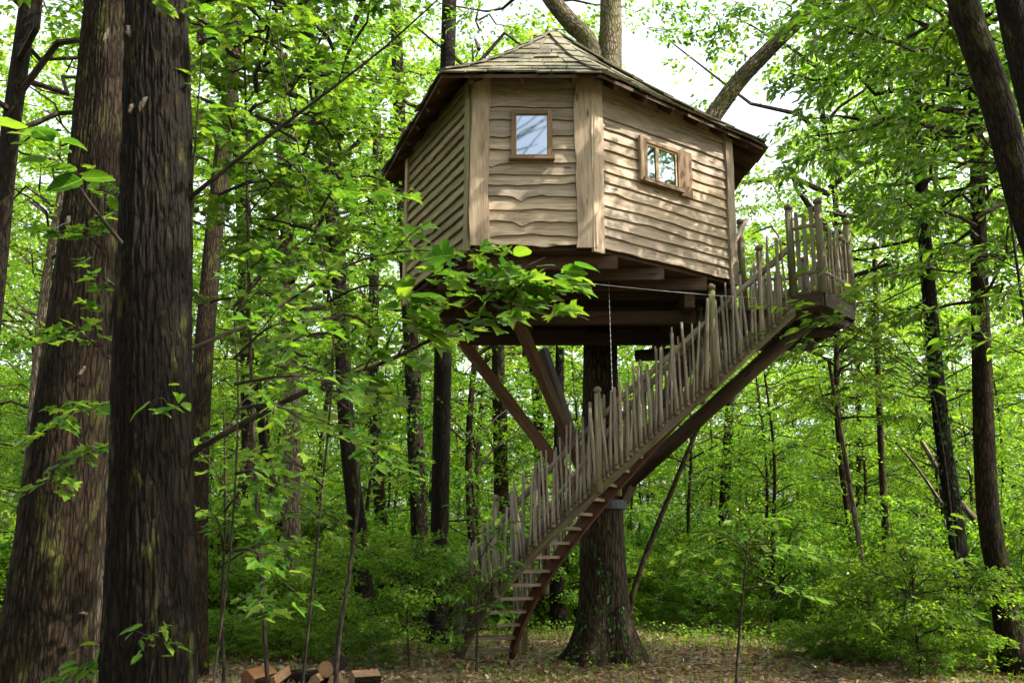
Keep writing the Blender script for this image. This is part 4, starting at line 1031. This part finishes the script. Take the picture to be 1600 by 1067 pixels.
# ================================================================== FOREGROUND BRANCHES AND SAPLINGS
LEAFM = {}
for nm, T in (('maple', T_MAPLE), ('chest', T_CHEST), ('beech', T_BEECH)):
    LEAFM[nm] = []
    for i in range(6):
        V = T[0].copy(); rgl = np.random.default_rng(i * 3 + len(nm))
        V[:, 2] += rgl.uniform(.03, .10) * np.sin(V[:, 0] * rgl.uniform(4, 8) + i) - rgl.uniform(-.05, .38) * V[:, 1] ** 2 + rgl.uniform(-.25, .6) * np.abs(V[:, 0]) * V[:, 1]
        V[:, 0] = V[:, 0] * rgl.uniform(.82, 1.12) + rgl.uniform(-.08, .08) * V[:, 1] ** 2
        V[:, :2] += rgl.normal(size=(len(V), 2)) * .012 * (V[:, 1:2] > .05)
        LEAFM[nm].append(mesh_np('leaf', V, T[1], 'leaf_near'))
LEAFPROTO = {}
def put_leaf(kind, k, parent, pos, axis, nrm, size):
    axis = axis.normalized(); nrm = (nrm - axis * nrm.dot(axis)).normalized(); side = axis.cross(nrm)
    M = Matrix(((side.x, axis.x, nrm.x), (side.y, axis.y, nrm.y), (side.z, axis.z, nrm.z))).to_4x4(); M.translation = pos
    M = M @ Matrix.Diagonal((size, size, size, 1))
    o = LEAFPROTO.get((kind, k))
    if o is None:
        o = bpy.data.objects.new('leaf', LEAFM[kind][k]); LEAFPROTO[kind, k] = o
    else: o = o.copy()
    COL.objects.link(o); o.parent = parent; o.matrix_basis = M
    return o
def leafy_branch(root, pts, r0, nl, kind, size, bare=.25, side=.35, part='branch', nside=6, cluster=False, seed=0):
    """a branch (part) with side twigs and its leaves (sub-parts)"""
    rd = random.Random(seed); pp = lerp_path(pts, 16); m_ = MB(root.location); m_.tube(pp, [r0 * (1 - .75 * i / 16) for i in range(17)], 6)
    rg = np.random.default_rng(seed + 3); spots = []
    for k in range(nside):
        t = bare + (1 - bare) * (k + .3 + .5 * rd.random()) / nside; i = min(15, int(t * 16)); q = pp[i].lerp(pp[i + 1], t * 16 - i); d = (pp[i + 1] - pp[i]).normalized()
        lat = d.cross(Vector((0, 0, 1))).normalized() * (1 if k % 2 else -1)
        e = q + (d * .7 + lat * rd.uniform(.5, 1.0) + Vector((0, 0, rd.uniform(-.25, .25)))) * side * rd.uniform(.5, 1.1)
        m_.tube([q, q.lerp(e, .5) + Vector((0, 0, .02)), e], [r0 * .35, r0 * .25, r0 * .12], 4, False); spots.append((q, e))
    spots.append((pp[11], pp[16]))
    br = m_.build(part, 'bark_twig', root)
    for k in range(nl):
        q, e = spots[k % len(spots)]; t = rd.uniform(.25, 1.0) if not cluster else rd.choice((1, 1, .95, .6)); p = q.lerp(e, t); d = (e - q).normalized()
        ang = rd.uniform(-1.25, 1.25) if not cluster else rd.uniform(-2.4, 2.4)
        ax = Matrix.Rotation(ang, 3, 'Z') @ d; ax.z = ax.z * .3 - rd.uniform(-.05, .35)
        nr = Vector((rd.gauss(0, .35), rd.gauss(0, .35), 1))
        put_leaf(kind, rd.randrange(6), br, p - root.location + Vector((rd.gauss(0, .012), rd.gauss(0, .012), rd.gauss(0, .02))), ax, nr, size * rd.uniform(.6, 1.15))
    return br
# branches of the darkest trunk
leafy_branch(T1, [at(298, 308, 6.0), at(390, 235, 5.9), at(490, 160, 5.8), at(600, 75, 5.7), at(700, -15, 5.6)], .016, 12, 'maple', .10, .3, .3, seed=1, nside=4)
leafy_branch(T1, [at(285, 715, 6.0), at(400, 650, 5.8), at(500, 602, 5.6), at(610, 562, 5.5), at(690, 522, 5.4), at(800, 478, 5.2), at(862, 470, 5.15)], .022, 70, 'maple', .15, .45, .38, seed=2, nside=12)
leafy_branch(T1, [at(300, 545, 6.0), at(400, 500, 6.1), at(485, 448, 6.2), at(560, 408, 6.2), at(640, 392, 6.2), at(740, 393, 6.2)], .014, 60, 'maple', .13, .25, .4, seed=3, nside=12)
leafy_branch(T1, [at(190, 380, 5.8), at(150, 330, 5.6), at(105, 265, 5.4), at(80, 225, 5.3)], .013, 16, 'beech', .24, .55, .22, seed=4, nside=4, cluster=True)
leafy_branch(T1, [at(235, 640, 5.75), at(252, 622, 5.6), at(262, 632, 5.5)], .006, 9, 'chest', .16, .3, .12, seed=5, nside=3, cluster=True)
leafy_branch(T1, [at(232, 30, 5.75), at(236, 12, 5.6), at(240, 2, 5.55)], .006, 7, 'beech', .15, .3, .1, seed=6, nside=2, cluster=True)
leafy_branch(T1, [at(300, 290, 6.0), at(312, 130, 6.0), at(318, 10, 5.9)], .009, 22, 'beech', .14, .1, .25, seed=7, nside=7)
for k in range(4):   # the big bright tip sprig in front of the cabin
    leafy_branch(T1, [at(690 + 35 * k, 522 - 18 * k, 5.35), at(730 + 40 * k, 470 - 12 * k, 5.2 - .1 * k), at(770 + 32 * k, 430 + 6 * k, 5.05)], .008, 20, ('maple', 'beech')[k % 2], .165, .3, .30, seed=20 + k, nside=5)
leafy_branch(T1, [at(640, 548, 5.45), at(655, 480, 5.3), at(690, 425, 5.2)], .007, 16, 'maple', .155, .3, .26, seed=41, nside=4)
leafy_branch(T1, [at(600, 565, 5.5), at(612, 520, 5.3), at(640, 478, 5.2)], .007, 12, 'beech', .27, .4, .15, seed=30, nside=2, cluster=True)

def sapling(label, stem, Y, w, brs, kind, size, nl, extra=None, cat='sapling', name='sapling', nside=6, side=.35, seed=0):
    P = [at(p[0], p[1], Y) for p in stem]
    if P[0].z > .02: b_ = P[0].copy(); b_.z = 0; P = [b_] + P
    else: P[0].z = 0
    root = thing(name, label, cat, (P[0].x, P[0].y, 0)); pp = lerp_path(P, 20)
    MB(root.location).tube(pp, [w * .36 * Y / FPX * (1 - .6 * i / 20) for i in range(21)], 7).build('stem', 'bark_twig', root, True)
    for j, b in enumerate(brs):
        q = at(b[0], b[1], Y) if not isinstance(b[0], float) else None
        e = at(b[2], b[3], b[4] if len(b) > 4 else Y)
        mid = q.lerp(e, .5) + Vector((0, 0, .06))
        leafy_branch(root, [q, mid, e], .010, nl, kind, size, .1, side, seed=seed + j, nside=nside)
    for c in extra or []:
        add_crown(root, c[0], c[1], tuple(at(c[2], c[3], c[6] if len(c) > 6 else Y) - root.location), c[4], c[5])
    return root
sapling('young maple with a dark crooked stem left of the firewood', [(350, 1060), (346, 960), (352, 800), (350, 640)], 7.4, 9, [(350, 800, 420, 740, 7.0), (350, 760, 300, 700, 7.2), (352, 880, 450, 850, 7.2), (350, 680, 400, 610, 7.6), (348, 940, 420, 960, 7.2), (350, 860, 330, 800, 7.0)], 'maple', .115, 34, seed=40)
sapling('young maple with a twin stem rising behind the firewood', [(528, 1010), (548, 880), (560, 760), (545, 640), (540, 540)], 10.5, 12, [(552, 830, 480, 800, 10.2), (556, 780, 650, 720, 10.2), (545, 640, 450, 590, 10.0), (542, 580, 640, 560, 10.4), (550, 700, 600, 640, 9.8), (540, 560, 520, 480, 10.4)], 'maple', .13, 34, [('maple', 0, 500, 640, 1.0, .7), ('maple', 1, 450, 420, 2.0, .6)], seed=60, side=.5, nside=8)
sapling('young maple filling the upper left beside the darkest trunk', [(420, 1100), (400, 760), (390, 500), (385, 220), (380, -40)], 9.5, 10, [(392, 330, 470, 250, 9.0), (388, 240, 330, 180, 8.8), (386, 160, 450, 90, 9.2), (386, 100, 340, 40, 9.0), (390, 420, 470, 380, 9.0), (388, 300, 490, 300, 9.4)], 'maple', .13, 34, [('maple', 1, 390, 330, .4, .75), ('maple', 0, 420, 130, 3.0, .75)], seed=80, side=.5, nside=8)
sapling('young maple between the two big foreground trunks', [(186, 1100), (184, 800), (170, 560), (160, 300)], 6.9, 8, [(172, 560, 90, 520, 6.7), (165, 400, 110, 360, 6.6), (178, 640, 90, 660, 6.6), (180, 700, 100, 740, 6.6), (163, 340, 190, 300, 6.6), (172, 520, 180, 450, 6.6)], 'maple', .125, 36, seed=100)
sapling('near maple sapling just right of the darkest trunk, with large leaves', [(330, 1100), (360, 860), (372, 640), (365, 480)], 5.2, 8, [(366, 560, 470, 500, 5.0), (370, 640, 480, 660, 5.0), (364, 500, 420, 420, 5.1), (368, 740, 440, 770, 5.1), (365, 860, 430, 900, 5.1), (366, 600, 560, 610, 5.0), (365, 480, 520, 350, 5.2)], 'maple', .105, 34, seed=240, side=.38, nside=7)
sapling('tall thin maple sapling whose big leaves hang left of the cabin', [(470, 1100), (500, 800), (520, 500), (470, 250), (430, 40)], 6.4, 7, [(500, 330, 540, 290, 6.2), (480, 280, 400, 240, 6.2), (450, 150, 500, 100, 6.3), (440, 80, 360, 60, 6.2), (515, 470, 630, 450, 6.1), (520, 520, 420, 560, 6.2), (512, 680, 600, 720, 6.2), (505, 760, 420, 720, 6.2)], 'maple', .115, 36, seed=260, side=.42, nside=7)
sapling('leafy chestnut sapling growing beside the stair foot', [(745, 1010), (748, 940), (752, 870)], 14.0, 7, [(748, 930, 800, 880, 13.6), (750, 900, 700, 860, 13.8), (752, 870, 790, 820, 13.7), (746, 960, 700, 930, 13.7), (750, 880, 740, 800, 13.7), (748, 950, 790, 960, 13.6)], 'chest', .17, 26, seed=120, side=.4)
sapling('small chestnut sapling with bare thin stems in front of the path', [(1150, 1075), (1156, 980), (1165, 880), (1168, 840)], 11.0, 8, [(1158, 930, 1090, 890, 10.8), (1162, 900, 1230, 860, 10.8), (1166, 860, 1110, 830, 10.8), (1165, 850, 1215, 810, 11.0), (1160, 920, 1270, 930, 10.7), (1162, 890, 1070, 860, 11.0), (1166, 850, 1280, 870, 11)], 'chest', .16, 26, seed=140, side=.35, cat='sapling')
sapling('broad chestnut bush in front of the flared trunk', [(1440, 1060), (1430, 960), (1425, 880)], 13.6, 9, [(1430, 950, 1360, 900, 13.3), (1428, 920, 1500, 880, 13.3), (1426, 890, 1400, 840, 13.5), (1432, 970, 1520, 960, 13.2), (1432, 980, 1350, 970, 13.3), (1426, 890, 1470, 830, 13.4)], 'chest', .16, 30, [('shrub', 1, 1430, 1035, 1.0, .9, 14.0), ('shrub', 2, 1500, 1040, 2.0, .8, 14.4), ('shrub', 0, 1370, 1035, 2.0, .8, 15)], cat='bush', name='bush', seed=160, side=.45)
sapling('overhanging chestnut in front of the right wood', [(1640, 900), (1620, 640), (1590, 420), (1560, 200)], 11.0, 12, [(1600, 400, 1330, 442, 11.2), (1610, 560, 1500, 520, 11), (1590, 420, 1480, 380, 11.2), (1575, 300, 1450, 260, 11), (1565, 220, 1420, 140, 11.2), (1600, 440, 1560, 480, 10.8), (1570, 260, 1500, 180, 11)], 'chest', .21, 36, [('chest', 0, 1500, 330, .4, .8, 12), ('chest', 1, 1540, 500, 2.4, .7, 12.5)], seed=180, side=.5, nside=9)
sapling('slim chestnut whose leaves hang before the landing', [(1512, 1030), (1476, 720), (1452, 590)], 15.6, 7, [(1454, 600, 1290, 505, 12.4), (1454, 590, 1240, 480, 12.2), (1456, 610, 1215, 520, 12.1), (1453, 590, 1320, 420, 12.3), (1453, 590, 1480, 540, 14), (1458, 620, 1300, 590, 12.6), (1454, 600, 1275, 470, 12)], 'chest', .20, 44, seed=200, side=.5, nside=8)
sapling('fine leaved bush left of the clearing', [(640, 1060), (636, 960), (640, 880)], 14.5, 6, [(638, 940, 690, 900, 14.2), (638, 920, 600, 880, 14.2), (640, 900, 660, 850, 14.3)], 'beech', .11, 40, [('shrub', 1, 640, 1012, 0, .8), ('shrub', 3, 560, 1000, 1, .9, 16), ('shrub', 0, 700, 1000, 1, .8, 15.5)], cat='bush', name='bush', seed=220)
sapling('chestnut seedling at the foot of the big leaning trunk', [(150, 1100), (155, 1060), (160, 1040)], 6.4, 5, [(155, 1060, 190, 1040, 6.3), (158, 1050, 130, 1045, 6.3), (160, 1042, 165, 1020, 6.3), (157, 1055, 100, 1062, 6.3)], 'chest', .13, 12, seed=300, side=.15, nside=4, cat='seedling', name='seedling')
sapling('chestnut seedling in front of the darkest trunk', [(230, 1100), (238, 1040), (240, 1000)], 5.4, 4, [(238, 1030, 262, 1005, 5.3), (239, 1015, 215, 1005, 5.3), (240, 1002, 244, 985, 5.3)], 'chest', .09, 8, seed=320, side=.1, nside=3, cat='seedling', name='seedling')
# bare tree behind the viewer, seen only mirrored in the window
bt = thing('tree', 'bare branched tree mirrored in the small window', 'tree', (.5, -6.0, 0)); m_ = MB(bt.location); random.seed(15)
m_.tube([(-.9, -6, 0), (-.8, -6, 4), (-.9, -6.2, 9), (-.6, -6, 19)], [.2, .17, .12, .03], 8)
for k in range(70):
    z = random.uniform(9.5, 18.5); a_ = random.gauss(0, .9) if k % 3 else random.random() * 6.28; l_ = random.uniform(1.4, 3.6)
    q = Vector((-.75, -6, z)); e = q + Vector((math.cos(a_), math.sin(a_), random.uniform(.1, .7))) * l_
    m_.tube([q, q.lerp(e, .5) + Vector((0, 0, random.uniform(-.2, .2))), e], [.028, .02, .01], 5, False)
m_.build('trunk', 'bark_twig', bt)['kind'] = 'stuff'
